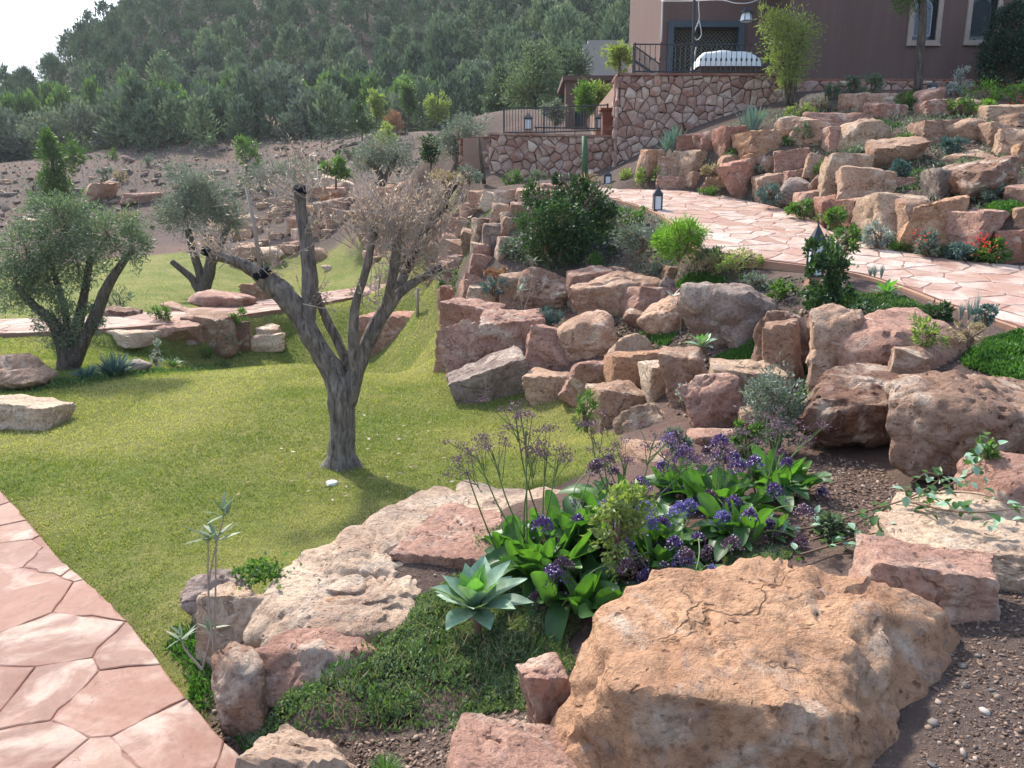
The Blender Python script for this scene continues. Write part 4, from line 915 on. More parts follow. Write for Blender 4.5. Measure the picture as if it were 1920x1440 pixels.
# ------------------------------------------------------------------ path lanterns
M['lglass'] = plain('lantern_glass', (.55, .58, .62), .25, .5)
def lantern(base, h, label, w=.125, group='path lanterns'):
    root = empty('path_lantern', base, label, 'lantern', group); w2 = w/2; hb = h*.16; ht = h*.72
    obj('base', MB().box(-w2*1.25, w2*1.25, -w2*1.25, w2*1.25, -.25, hb*.5).box(-w2*1.05, w2*1.05, -w2*1.05, w2*1.05, hb*.502, hb).mesh('base'), M['kerb'], root)
    fr = MB()
    for sx in (-1, 1):
        for sy in (-1, 1): fr.box(sx*w2-.011, sx*w2+.011, sy*w2-.011, sy*w2+.011, hb+.001, ht)
    for z in (hb+.002, ht-.024):
        fr.box(-w2+.012, w2-.012, -w2-.009, -w2+.009, z, z+.022).box(-w2+.012, w2-.012, w2-.009, w2+.009, z, z+.022).box(-w2-.009, -w2+.009, -w2+.012, w2-.012, z, z+.022).box(w2-.009, w2+.009, -w2+.012, w2-.012, z, z+.022)
    obj('frame', fr.mesh('frame'), M['iron'], root)
    pm = MB().box(-w2+.012, w2-.012, -.003, .003, 0, ht-hb-.05).mesh('pane')
    for i in range(4):
        o = obj('pane', pm, M['lglass'], root, (math.sin(i*math.pi/2)*(w2-.004), -math.cos(i*math.pi/2)*(w2-.004), hb+.025)); o.rotation_euler[2] = i*math.pi/2
    e = w2*1.22
    obj('cap', mesh_py('cap', [(-e, -e, ht), (e, -e, ht), (e, e, ht), (-e, e, ht), (-e, -e, ht+.015), (e, -e, ht+.015), (e, e, ht+.015), (-e, e, ht+.015), (0, 0, h)], [(3, 2, 1, 0), (0, 1, 5, 4), (1, 2, 6, 5), (2, 3, 7, 6), (3, 0, 4, 7), (4, 5, 8), (5, 6, 8), (6, 7, 8), (7, 4, 8)]), M['iron'], root)
    obj('finial', MB().bar((0, 0, h-.02), (0, 0, h+.035), .012, 6, .005).mesh('finial'), M['iron'], root); return root
for px, py, pt, Y, lab in [(1525, 538, 420, None, 'black path lantern nearest the camera, half hidden by a leafy shrub'), (1232, 404, 350, None, 'black path lantern on the kerb at the bend of the upper path'), (1139, 352, 320, 17.0, 'black path lantern at the far end of the upper path by the tall wall'), (1746, 184, 153, 17.0, 'black lantern on top of the rockery behind the pink rounded boulder')]:
    b = G(px, py) if Y is None else P(px, py, Y); t = P(px, pt, b[1])[2]; lantern(b, t-b[2], lab)
for px, pb, pt, Y, lab in [(990, 250, 212, 20.6, 'grey lantern behind the mesh railing of the lower terrace'), (1124, 248, 212, 19.9, 'dark blue lantern at the right end of the lower terrace')]:
    b = P(px, pb, Y); lantern(b, P(px, pt, Y)[2]-b[2], lab, .18)
# ------------------------------------------------------------------ plants
def LM(name, lo, hi, tr=.35, trc=None, rough=.5, spec=.3):
    M[name] = leaf_material(name, lo, hi, tr, trc, rough, spec); return M[name]
LM('olive_leaf', (.075, .11, .065), (.23, .29, .19), .25, (1.2, 1.4, .8)); LM('olive_grey', (.10, .13, .10), (.25, .29, .23), .25, (1.1, 1.2, .9))
LM('dark_leaf', (.022, .05, .022), (.06, .115, .045), .25); LM('mid_leaf', (.05, .11, .03), (.12, .21, .055), .35); LM('bright_leaf', (.09, .19, .03), (.20, .34, .06), .4)
LM('lime_leaf', (.15, .20, .06), (.28, .33, .12), .35); LM('blue_leaf', (.055, .105, .10), (.13, .20, .18), .2, (1, 1.3, 1)); LM('silver_leaf', (.20, .23, .20), (.42, .46, .42), .25, (1.1, 1.2, 1))
LM('cover_leaf', (.05, .10, .035), (.12, .20, .07), .25); LM('cover_bright', (.03, .085, .018), (.11, .23, .05), .3); LM('sedum_leaf', (.10, .145, .07), (.25, .305, .165), .25)
LM('dry_leaf', (.27, .21, .17), (.48, .40, .335), .3, (1.3, 1.2, 1)); LM('straw', (.26, .20, .11), (.42, .35, .20), .3, (1.2, 1.2, 1)); LM('rust_twig', (.26, .14, .075), (.38, .22, .12), .2, (1.2, 1.1, 1))
LM('statice_purple', (.075, .04, .13), (.17, .105, .27), .25, (1.3, 1.2, 1.4)); LM('statice_dry', (.10, .06, .09), (.22, .13, .17), .2, (1.2, 1.1, 1.1)); LM('white_petal', (.75, .74, .80), (.9, .9, .95), .3, (1, 1, 1)); LM('blue_flower', (.13, .11, .30), (.24, .21, .46), .3, (1.2, 1.2, 1.4))
LM('red_flower', (.5, .03, .03), (.75, .08, .06), .3, (1.3, 1, 1)); LM('yellow_flower', (.7, .55, .02), (.85, .7, .05), .3, (1.2, 1.2, 1)); LM('ivy_leaf', (.012, .036, .022), (.035, .08, .045), .15)
LM('hill_leaf', (.06, .098, .06), (.19, .25, .155), .15, (1.2, 1.3, .9), .7, .15); LM('hill_grey', (.085, .115, .085), (.21, .245, .185), .15, (1.1, 1.2, .9), .7, .15); LM('hill_green', (.05, .095, .04), (.12, .19, .07), .3, None, .6, .2)
M['bark_dead'] = bark_material('cracked_olive_bark', (.075, .06, .05), (.33, .285, .245), (17, 17, 3.4), 1.0, .035)
M['bark'] = bark_material('olive_bark', (.045, .035, .028), (.17, .14, .115))
M['twig'] = plain('dry_twig', (.30, .25, .21), .85, .2); M['stem_green'] = plain('green_stem', (.10, .15, .05), .6, .3); M['stem_brown'] = plain('brown_stem', (.15, .10, .07), .8, .2)
M['tar'] = plain('black_wound_paint', (.012, .014, .018), .9, .1, .2, 20)

def blade_arrays(base, dirs, L, W, droop=.3, seed=1, seg=4, prof=(.7, 1.0, .75, 0.04)):
    r = np.random.default_rng(seed); n = len(base); dirs = unit(np.asarray(dirs, float)); L = np.broadcast_to(L, n)[:, None]; W = np.broadcast_to(W, n)[:, None]
    side = np.cross(dirs, [0, 0, 1.])+r.normal(size=(n, 3))*.15; side = unit(side); V = []
    for k, t in enumerate(np.linspace(0, 1, seg)):
        c = base+dirs*L*t+np.array([0, 0, -1.])*droop*L*t*t; V += [c+side*W*.5*prof[k], c-side*W*.5*prof[k]]
    V = np.stack(V, 1).reshape(-1, 3); b = np.arange(n)[:, None]*(2*seg)
    F = np.concatenate([b+[2*k, 2*k+1, 2*k+3, 2*k+2] for k in range(seg-1)], 1).reshape(-1, 4)
    return V, F, np.repeat(r.random(n), 2*seg)
def blob_points(blobs, n, r, shell=.55, clump=.16, per=26):      # points in clumps through ellipsoids (center, radii)
    vol = np.array([b[1][0]*b[1][1]*b[1][2] for b in blobs])**.7; vol = vol/vol.sum(); P_, D_, C_, O_ = [], [], [], []
    for (c, rad), f in zip(blobs, vol):
        m = max(3, int(n*f)); k = max(3, m//per); c = np.array(c); rad = np.array(rad)
        u = unit(r.normal(size=(k, 3))); rr = (shell+(1-shell)*r.random((k, 1)))*r.uniform(.82, 1.08, (k, 1)); cc = c+u*rr*rad
        idx = r.integers(0, k, m); p = cc[idx]+r.normal(size=(m, 3))*clump*rad.mean()
        P_.append(p); D_.append(unit(p-c)+.55*r.normal(size=(m, 3))+[0, 0, .25]); C_.append(cc); O_.append(np.repeat(c[None], k, 0))
    return np.vstack(P_), np.vstack(D_), np.vstack(C_), np.vstack(O_)
def limbs_mesh(name, lines, loc, n=8, rough=.0, seed=1, sub=5):
    mb = MB()
    for ln in lines:
        a = smooth_path(ln, sub); V, F = tube(a[:, :3]-np.array(loc), a[:, 3], n, True, rough, seed); mb.add(V, F)
    return mb.mesh(name, True)
def tree(name, label, base, lines, blobs, nleaf, L, W, lmat, cat='tree', bark='bark', seed=1, group=None, shell=.5, clump=.16, twigs=True, n=8, fold=.25, part='crown', curl=0.):
    r = np.random.default_rng(seed); base = np.array(base, float); root = empty(name, base, label, cat, group)
    if lines: obj('trunk' if cat == 'tree' else 'stem', limbs_mesh('trunk', lines, base, n, .12 if cat == 'tree' else 0, seed), M[bark], root)
    p, d, cc, oo = blob_points(blobs, nleaf, r, shell, clump)
    V, F, v = leaf_arrays(p-base, d, L*r.uniform(.7, 1.25, len(p)), W*r.uniform(.7, 1.25, len(p)), fold, curl, seed)
    cr = obj(part, mesh_np(part, V, F, attr={'v': v}), M[lmat], root, kind='stuff')
    if twigs:
        tv, tf, _ = blade_arrays(oo-base, cc-oo, np.linalg.norm(cc-oo, axis=1), max(L*.14, .006), .05, seed)
        obj('twigs', mesh_np('twigs', tv, tf), M['stem_brown'], root, kind='stuff')
    return root
def px_tree(name, label, gpx, lines, blobs, nleaf, L, W, lmat, Y=None, thin_=1.0, **kw):   # lines: rows (px, py, radius px, dy); blobs: (px, py, rx px, ry px, dy)
    b = G(*gpx) if Y is None else P(gpx[0], gpx[1], Y); s = math.hypot(b[1], 0)/FPX*1.02
    ls = [[(*P(a[0], a[1], b[1]+a[3]), a[2]*s*thin_) for a in ln] for ln in lines]
    bl = [(P(a[0], a[1], b[1]+a[4]), (a[2]*s, min(a[2], a[3])*s*1.0, a[3]*s)) for a in blobs]
    return tree(name, label, b, ls, bl, nleaf, L, W, lmat, **kw)
def shrub(name, label, px, py, w, h, lmat, n, L, W, Y=None, seed=1, cat='shrub', bark='stem_brown', group=None, lob=5, **kw):
    b = G(px, py) if Y is None else P(px, py, Y); s = b[1]/FPX*1.02; r = np.random.default_rng(seed+500)
    bl = [(P(px, py-h*.45, b[1]), (w*s*.4, w*s*.38, h*s*.42))]
    for i in range(lob): bl.append((P(px+r.uniform(-.33, .33)*w, py-h*r.uniform(.25, .75), b[1]+r.uniform(-.25, .25)*w*s), (w*s*.2, w*s*.2, h*s*.24)))
    ls = [[(*b, .008+.02*w*s), (*(b+np.array([r.uniform(-.15, .15)*w*s, r.uniform(-.1, .1)*w*s, h*s*.3])), .006+.012*w*s), (*(b+np.array([r.uniform(-.3, .3)*w*s, r.uniform(-.2, .2)*w*s, h*s*.65])), .004)] for _ in range(5)]
    return tree(name, label, b, ls, bl, n, L, W, lmat, cat=cat, bark=bark, seed=seed, group=group, n=5, part='foliage', **kw)
def tuft(name, label, px, py, w, h, lmat, n, Wd, Y=None, seed=1, cat='plant', droop=.25, spread=.9, group=None, up=1.0):
    b = G(px, py) if Y is None else P(px, py, Y); s = b[1]/FPX*1.02; r = np.random.default_rng(seed+900)
    a = r.uniform(0, 2*math.pi, n); k = r.uniform(.1, spread, n); d = np.stack([np.cos(a)*k*w/h, np.sin(a)*k*w/h, np.full(n, up)], 1)
    base = np.stack([np.cos(a)*w*s*.08, np.sin(a)*w*s*.08, 0*a], 1)*r.random((n, 1))
    V, F, v = blade_arrays(base, d, h*s*r.uniform(.65, 1.05, n), Wd, droop, seed)
    return obj(name, mesh_np(name, V, F, attr={'v': v}), M[lmat], None, b, label, cat, group)
def cover(name, label, pts, lmat, n, L, W, bump=.05, seed=1, world=False, up=.6, cat='groundcover', avoid=True):   # creeping plants: one mass
    poly = np.array(pts) if world else gxy(pts); r = np.random.default_rng(seed); lo, hi = poly.min(0), poly.max(0)
    q = lo+(hi-lo)*r.random((n*4, 2)); dd = poly_dist(q[:, 0], q[:, 1], poly); pz = np.stack([q[:, 0]*4, q[:, 1]*4, 0*dd], 1)
    nz = fbm(pz, 3, seed); hole = fbm(np.stack([q[:, 0]*2.3, q[:, 1]*2.3, 0*dd+5], 1), 4, seed+9); keep = (dd+nz*.10 < 0) & (hole+.12*r.normal(size=len(q)) < .22); q, dd, nz = q[keep][:n], dd[keep][:n], nz[keep][:n]
    edge = sstep(0, .18, -dd); z = height(q[:, 0], q[:, 1])+(bump*.45+bump*.8*np.maximum(fbm(np.stack([q[:, 0]*7, q[:, 1]*7, 0*dd], 1), 3, seed+3)+.25, 0))*edge*r.uniform(.35, 1.0, len(q))
    p = np.stack([q[:, 0], q[:, 1], z], 1); d = r.normal(size=p.shape); d[:, 2] = np.abs(d[:, 2])*.8+up
    V, F, v = leaf_arrays(p, d, L*r.uniform(.6, 1.3, len(p)), W*r.uniform(.6, 1.3, len(p)), .3, 0, seed)
    return obj(name, mesh_np(name, V, F, attr={'v': v}), M[lmat], label=label, cat=cat, kind='stuff')

# --- lawn grass: short blades, denser nearby
def grass():
    r = np.random.default_rng(77); out = []
    for poly, n, lo, hi in ((LAWN_N, 900000, None, None), (LAWN_F, 150000, None, None), (LAWN_S, 90000, None, None)):
        a, b = poly.min(0), poly.max(0)
        q = a+(b-a)*r.random((n*2, 2)); d = np.hypot(q[:, 0], q[:, 1]); keep = r.random(len(q)) < np.clip((5.5/d)**1.6, .05, 1)
        q = q[keep]; dd = poly_dist(q[:, 0], q[:, 1], poly); nz = .06*fbm(np.stack([q[:, 0]*3, q[:, 1]*3, 0*dd], 1), 2, 21); q = q[dd+nz < .0]
        q = q[poly_dist(q[:, 0], q[:, 1], LP) > .0]; out.append(q[:430000])
    q = np.vstack(out); d = np.hypot(q[:, 0], q[:, 1]); z = height(q[:, 0], q[:, 1]); n = len(q)
    s = np.clip(d/5.0, .7, 3.2); patch = fbm(np.stack([q[:, 0]*.8, q[:, 1]*.8, 0*d], 1), 4, 31); tuf = fbm(np.stack([q[:, 0]*9, q[:, 1]*9, 0*d], 1), 2, 41)
    h = .019*s**.5*(1+.5*tuf)*r.uniform(.6, 1.3, n); w = .0036*s*r.uniform(.7, 1.3, n)
    a = r.uniform(0, 2*math.pi, n); lean = r.normal(size=(n, 2))*.55
    p = np.stack([q[:, 0], q[:, 1], z-.004], 1); sd = np.stack([np.cos(a), np.sin(a), 0*a], 1)*w[:, None]; tp = p+np.stack([lean[:, 0]*h, lean[:, 1]*h, h], 1)
    V = np.stack([p-sd, p+sd, tp], 1).reshape(-1, 3); F = np.arange(3*n).reshape(-1, 3)
    v = np.repeat(np.clip(.56+.75*patch+.22*r.normal(size=n), 0, 1), 3)
    s_ = N('lawn_grass', .65, .2); at = s_.n('Attribute', attribute_name='v').outputs['Fac']
    c = s_.ramp(at, [(0, (.095, .15, .035)), (.3, (.18, .215, .06)), (.6, (.30, .285, .11)), (1, (.45, .39, .21))]); s_.color(c); s_.translucent(s_.mix(1.0, c, (1.3, 1.5, .6), 'MULTIPLY'), .35)
    obj('lawn_grass', mesh_np('lawn_grass', V, F, attr={'v': v}), s_.m, label='short yellow-green lawn grass around the pollarded tree', cat='grass', kind='stuff')
grass()

# --- the pollarded, mostly dead tree on the lawn
def main_tree():
    b = G(642, 872); Y = b[1]; s = Y/FPX*.69
    def pl(rows): return [(*P(a[0], a[1], Y+a[3]), a[2]*s) for a in rows]
    L = [pl([(642, 890, 56, 0), (641, 874, 50, 0), (640, 848, 40, 0), (642, 800, 35, 0), (640, 760, 37, 0), (638, 735, 38, 0), (628, 705, 33, 0), (606, 668, 28, -.02), (580, 625, 28, -.05), (560, 590, 29, -.05), (540, 560, 29, -.06), (508, 530, 27, -.08), (478, 508, 19, -.12), (440, 489, 14, -.15), (402, 478, 12, -.18), (382, 470, 10, -.2)]),
         pl([(640, 858, 34, 0), (612, 880, 22, -.03), (590, 893, 9, -.08)]), pl([(645, 858, 34, 0), (670, 880, 22, -.03), (690, 890, 9, -.06)]), pl([(642, 858, 34, -.02), (636, 892, 24, -.12), (628, 908, 9, -.2)]), pl([(642, 858, 34, 0), (660, 865, 20, .12), (680, 870, 8, .22)]),
         pl([(525, 548, 24, -.07), (502, 528, 23, -.1), (489, 509, 20, -.14)]),
         pl([(572, 618, 22, -.03), (580, 575, 22, .0), (581, 520, 20, .03), (575, 460, 18, .05), (566, 405, 16, .06), (561, 352, 15, .06)]),
         pl([(662, 712, 18, .05), (648, 672, 14, .08), (625, 625, 13, .1), (604, 580, 12, .1), (592, 552, 12, .06)]),
         pl([(642, 770, 30, .0), (655, 730, 30, .02), (668, 692, 26, .04), (688, 645, 21, .06), (712, 598, 19, .08), (738, 560, 18, .1), (762, 538, 13, .12), (795, 520, 9, .15), (826, 502, 7, .18)]),
         pl([(722, 585, 14, .08), (735, 525, 14, .0), (742, 475, 13, -.05), (750, 428, 11, -.08)]),
         pl([(738, 560, 15, .1), (762, 505, 14, .2), (788, 450, 13, .28), (815, 408, 13, .34), (842, 386, 12, .38)]),
         pl([(664, 700, 14, .0), (663, 650, 15, -.06), (663, 610, 14, -.08), (668, 565, 12, -.1), (684, 515, 11, -.14), (694, 470, 10, -.16), (704, 425, 8, -.18)])]
    root = empty('pollarded_tree', b, 'leafless pollarded olive tree with dry twigs standing on the lawn', 'tree')
    obj('trunk', limbs_mesh('trunk', L, b, 22, .22, 4, 7), M['bark_dead'], root)
    V, F = tube([P(489, 512, Y-.12)-b, P(478, 430, Y-.1)-b, P(462, 352, Y-.1)-b], [5.5*s, 5*s, 4*s], 9, True, .15); obj('dead_shoot', mesh_py('dead_shoot', V, F, True), M['twig'], root)
    def cut(px, py, r, dy, dr): # black sealed cut ends
        p = P(px, py, Y+dy)-b; dr = unit(np.array(dr, float)); V, F = tube([p-dr*.05, p-dr*.01, p+dr*.012], [r*s*1.2, r*s*1.25, r*s*1.0], 14, True, .06); obj('cut_end', mesh_py('cut_end', V, F), M['tar'], root)
    cut(561, 352, 15, .06, (-.05, -.5, 1)); cut(488, 507, 20, -.14, (-.35, -.5, .9)); cut(842, 386, 12, .38, (.8, .2, .5)); cut(826, 502, 7, .18, (.8, 0, .4)); cut(382, 470, 10, -.2, (-1, 0, .3))
    r = np.random.default_rng(12); tw = MB(); lp, ld = [], []
    cl = [(563, 352, .1, 80, (-.1, 1), 66, 22), (575, 430, .1, 30, (.6, .6), 50, 12), (420, 480, -.17, 42, (-.5, .9), 55, 14), (395, 472, -.18, 36, (-.9, .5), 40, 12), (500, 515, -.1, 22, (.0, 1), 80, 9), (700, 440, -.16, 70, (.1, 1), 70, 45), (748, 445, -.06, 65, (0, 1), 75, 55), (800, 430, .3, 75, (-.15, 1), 62, 60), (835, 395, .36, 55, (.1, 1), 45, 26), (770, 490, .2, 60, (.2, .5), 55, 36), (550, 385, .1, 60, (-1.1, .55), 86, 14), (800, 500, .15, 50, (.4, -.2), 50, 14), (585, 565, 0, 30, (.8, .3), 40, 7), (640, 700, 0, 12, (-.2, 1), 25, 4), (700, 560, .06, 40, (-.3, .6), 60, 14)]
    for (px, py, dy, spr, dr, ln, k) in cl:
        for _ in range(int(k*1.9)):
            p0 = P(px+r.normal()*spr*.3, py+r.normal()*spr*.28, Y+dy+r.normal()*.13); d = unit(np.array([dr[0]+r.normal()*.62, r.normal()*.5, dr[1]+r.normal()*.42])); l = ln*s*1.45*r.uniform(.5, 1.35)
            bend = r.normal(size=3)*.22; pts = np.array([p0+d*l*t+bend*l*t*t for t in (0, .35, .7, 1)]); V, F = tube(pts-b, [.0042, .0034, .0025, .0014], 4, False); tw.add(V, F)
            m = int(r.integers(3, 9)); t = r.uniform(.3, 1, m)[:, None]; lp.append(p0+d*l*t+bend*l*t*t-b); ld.append(d*.8+r.normal(size=(m, 3))*.55)
    obj('twigs', tw.mesh('twigs'), M['twig'], root, kind='stuff')
    lp, ld = np.vstack(lp), np.vstack(ld); obj('dry_leaves', leaf_mesh('dry_leaves', lp, ld, 0.05*r.uniform(.6, 1.2, len(lp)), .011, .3, .1, 9), M['dry_leaf'], root, kind='stuff')
main_tree()

# --- near bed: agave, statice, groundcover
def leaf_grid(L, W, cup=.18, droop=.2, wave=.0, nu=9, nv=5, prof=None, seed=0, twist=0):
    r = np.random.default_rng(seed); V = []
    prof = prof or (lambda t: (math.sin(math.pi*min(1, t**.75*.97+.02)))**.8*.96+.04*(1-t))
    for i in range(nu):
        t = i/(nu-1); w = W*prof(t)
        for j in range(nv):
            u = (j/(nv-1)-.5)*2
            V.append((u*w*.5, L*t-droop*.3*L*t*t, cup*w*u*u-droop*L*t*t+wave*L*math.sin(9*t+2*u+seed)*abs(u)+twist*u*w*t))
    F = [(i*nv+j, i*nv+j+1, (i+1)*nv+j+1, (i+1)*nv+j) for i in range(nu-1) for j in range(nv-1)]
    return mesh_py('leaf', V, F, True)
def glaucous(name, mid, edge, tr=.3):
    s = N(name, .45, .35); c = s.coord('Object'); n = s.noise(c, 14, 4, .6); m = s.n('Mapping', {'Vector': c, 'Scale': (60, 3, 3)}).outputs[0]; n2 = s.noise(m, 1.2, 3)
    col = s.mix(s.ramp(n, [(.35, 0), (.7, 1)]), mid, edge); col = s.mix(s.ramp(n2, [(.5, 0), (.7, .35)]), col, tuple(x*.8 for x in mid)); s.color(col); s.translucent(s.mix(1.0, col, (1.5, 1.9, .5), 'MULTIPLY'), tr); return s.m
M['agave'] = glaucous('agave_leaf', (.16, .265, .175), (.33, .43, .33), .12); M['agave_new'] = glaucous('agave_young_leaf', (.12, .27, .06), (.20, .36, .12), .25); M['agave_old'] = glaucous('agave_old_leaf', (.30, .25, .09), (.25, .29, .14), .15)
M['statice'] = glaucous('statice_leaf', (.04, .10, .03), (.07, .145, .045), .28); M['statice_hi'] = glaucous('statice_leaf_light', (.075, .165, .04), (.12, .225, .06), .34)
M['agave_blue'] = glaucous('blue_agave_leaf', (.10, .17, .17), (.17, .26, .25), .12)
AGP = lambda t: (.42+.58*math.sin(math.pi*min(1, max(0, (t-.05)/1.1)))**1.0)*(1 if t < .6 else max(.02, 1-((t-.6)/.4)**1.7))
def rosette(name, label, base, n, L, W, up, mats, seed=1, stem=.12, cat='plant', cup=.2, droop=.18, tmin=.15, tmax=1.25, rl=(.75, 1.1), group=None):
    r = np.random.default_rng(seed); root = empty(name, base, label, cat, group)
    ms = [leaf_grid(L, W, cup, droop*k, .012, 11, 5, AGP, i) for i, k in enumerate((.3, .8, 1.3))]
    if stem: 
        V, F = tube([(0.03, 0, -.03), (0.01, 0, stem*.5), (0, 0, stem)], [L*.07, L*.06, L*.085], 9, True, .1); obj('stem', mesh_py('stem', V, F, True), M['stem_brown'], root)
    for i in range(n):
        f = i/(n-1); th = tmin+(tmax-tmin)*f**.95+r.normal()*.06; az = i*2.39996+r.normal()*.12
        me = ms[0 if f < .3 else 1 if f < .75 else 2]; m = mats[0] if f < .28 else mats[1] if f < .88 else mats[-1]
        o = bpy.data.objects.new('leaf', me.copy() if len(me.materials) and me.materials[0] != m else me); COL.objects.link(o)
        if len(o.data.materials) == 0: o.data.materials.append(m)
        else: o.data.materials[0] = m
        o.parent = root; o.location = (0, 0, stem+.0+L*.02*(1-f)); o.rotation_euler = (math.pi/2-th, 0, az); sc = r.uniform(*rl)*(.62+.38*min(1, f*2.2)); o.scale = (sc, sc, sc)
    return root
rosette('agave', 'soft grey-green spineless agave rosette in creeping groundcover', G(892, 1213), 27, .275, .115, 0, [M['agave_new'], M['agave'], M['agave']], 3, .19, tmin=.12, tmax=1.5, droop=.10)
rosette('agave', 'small bright agave below the large grey wrinkled boulder', P(1316, 655, 7.5)+[0, 0, -.02], 14, .2, .075, 0, [M['agave_new'], M['agave'], M['agave']], 4, .04)
rosette('agave', 'small lime-green agave beside the upper path kerb', P(1662, 562, 7.7), 13, .22, .08, 0, [M['agave_new'], M['agave_new'], M['agave']], 5, .05)
def statice(px, py, Y, n, L, seed, label, heads, dry, tall):
    b = G(px, py) if Y is None else P(px, py, Y); b[2] = H1(b[0], b[1]); r = np.random.default_rng(seed); root = empty('statice_plant', b, label, 'plant', 'statice plants in the near bed')
    pf = lambda t: .25+.75*math.sin(math.pi*min(1, (t*.9+.06)))**.7 if t < .97 else .25
    ms = [leaf_grid(L, L*.48, .25, k, .02, 9, 5, pf, i+seed, tw) for i, (k, tw) in enumerate(((.1, .1), (.35, -.15), (.7, .2)))]
    for m_, k in zip(ms, ('statice_hi', 'statice', 'statice')): m_.materials.append(M[k])
    hi2 = ms[1].copy(); hi2.materials.clear(); hi2.materials.append(M['statice_hi'])
    for i in range(n):
        f = r.random(); a = r.uniform(0, 2*math.pi); rad = L*.85*r.random()**.6
        o = bpy.data.objects.new('leaf', ms[0] if f < .3 else (hi2 if r.random() < .3 else ms[1]) if f < .7 else ms[2]); COL.objects.link(o); o.parent = root
        th = .15+.95*f+r.normal()*.12; o.location = (rad*math.cos(a), rad*math.sin(a), .02+.06*r.random()); o.rotation_euler = (math.pi/2-th, r.normal()*.25, a-math.pi/2+r.normal()*.6); sc = r.uniform(.6, 1.1); o.scale = (sc,)*3
    def stemline(tip, tag_, m):
        p0 = np.array([r.normal()*L*.4, r.normal()*L*.4, .03]); mid = (p0+tip)/2+r.normal(size=3)*.03; return tube(smooth_path([p0, mid, tip], 4), np.linspace(.0045, .0025, 9), 5, False)
    for i in range(int(heads*.8)):             # flat-topped flower heads on stems
        a = r.uniform(0, 2*math.pi); rad = L*r.uniform(.3, 1.7); hgt = L*r.uniform(.35, 1.5)*(1.35 if tall else 1); tip = np.array([rad*math.cos(a), rad*math.sin(a), hgt])
        V, F = stemline(tip, 's', None); obj('flower_stem', mesh_py('flower_stem', V, F), M['stem_green'], root)
        k = 210; sp = L*r.uniform(.14, .26); q = r.normal(size=(k, 3))*[sp*.5, sp*.5, sp*.16]; q[:, 2] -= (q[:, 0]**2+q[:, 1]**2)/sp*.8
        col = 'statice_dry' if r.random() < dry else ('blue_flower' if r.random() < .3 else 'statice_purple')
        V, F, v = leaf_arrays(q, r.normal(size=(k, 3))*.6+[0, 0, .7], .015, .012, .3, 0, i); h = obj('flower_head', mesh_np('flower_head', V, F, attr={'v': v}), M[col], root, tip, kind='stuff')
        if col != 'blue_flower' or r.random() < .5:
            kk = int(r.integers(10, 46)); q2 = q[:kk]+[0, 0, .007]; obj('petals', leaf_mesh('petals', q2, r.normal(size=(kk, 3))*.5+[0, 0, .4], .0085, .0085, .1, 0, i), M['white_petal'], h, kind='stuff')
    return root
statice(1010, 1010, 3.75, 60, .25, 21, 'broad-leaved statice clump with glossy leaves right behind the agave', 3, .5, False)
statice(1095, 1080, 3.45, 44, .22, 22, 'statice clump with dark flower heads left of the huge foreground boulder', 9, .6, False)
statice(1240, 1010, 3.75, 46, .21, 23, 'statice clump in the middle of the bed with many purple heads', 17, .35, False)
statice(1350, 960, 4.05, 46, .21, 24, 'statice clump at the back of the bed with lavender-blue heads', 14, .2, True)
statice(1460, 920, 4.3, 44, .2, 25, 'statice clump at the right end of the bed next to bare soil', 6, .25, False)
statice(1150, 960, 4.1, 40, .21, 26, 'statice clump behind the lime basil plant', 12, .5, True)
statice(1300, 1085, 3.3, 24, .15, 27, 'low statice clump at the upper left edge of the huge foreground boulder', 12, .25, False)
statice(1090, 985, 3.95, 46, .22, 28, 'broad-leaved statice clump just right of the tallest dry stalks', 6, .5, True)
statice(1250, 1055, 3.55, 40, .18, 29, 'low statice clump right of the lime basil plant', 14, .3, False)
statice(1400, 1010, 3.7, 36, .18, 30, 'statice clump behind the crest of the huge foreground boulder', 12, .35, False)
statice(1290, 925, 4.35, 40, .2, 31, 'statice clump at the very back with dense violet heads', 14, .3, True)
# tall dry flower stalks rising left of the clump
def stalks(px, py, Y, label, tips, seed):
    b = P(px, py, Y); b[2] = H1(b[0], b[1]); root = empty('dry_statice', b, label, 'plant'); r = np.random.default_rng(seed); st = MB(); hp_, hd = [], []
    for tx_, ty_ in tips:
        tip = P(tx_, ty_, Y+r.uniform(-.15, .15))-b; p0 = r.normal(size=3)*[.06, .06, 0]; V, F = tube(smooth_path([p0, p0*.4+tip*.55+[r.normal()*.02, 0, -.01], tip*.97], 5), np.linspace(.0055, .003, 11), 5, False); st.add(V, F)
        for _ in range(7):
            e = tip+r.normal(size=3)*[.055, .05, .035]+[0, 0, .02]; V, F = tube([tip*r.uniform(.72, .97), e], [.0028, .0016], 4, False); st.add(V, F)
            m = 34; hp_.append(e+r.normal(size=(m, 3))*[.019, .019, .009]); hd.append(r.normal(size=(m, 3))*.6+[0, 0, .6])
    obj('stalks', st.mesh('stalks'), M['stem_green'], root, kind='stuff'); hp_, hd = np.vstack(hp_), np.vstack(hd); obj('flower_heads', leaf_mesh('flower_heads', hp_, hd, .011, .008, .3, 0, 3), M['statice_dry'], root, kind='stuff')
stalks(1000, 1000, 3.75, 'tall branching stalks with dried purple-brown flower heads against the lawn', [(868, 870), (890, 845), (920, 838), (965, 772), (985, 800), (1028, 835), (1050, 850), (1000, 855)], 3)
stalks(1180, 960, 4.0, 'tall flower stalks rising behind the lime basil plant', [(1105, 800), (1130, 850), (1170, 865), (1225, 825), (1260, 855), (1290, 875)], 4)
stalks(1420, 900, 4.2, 'thin dry flower stalks at the back of the statice bed', [(1440, 795), (1465, 810), (1520, 815), (1400, 830)], 6)
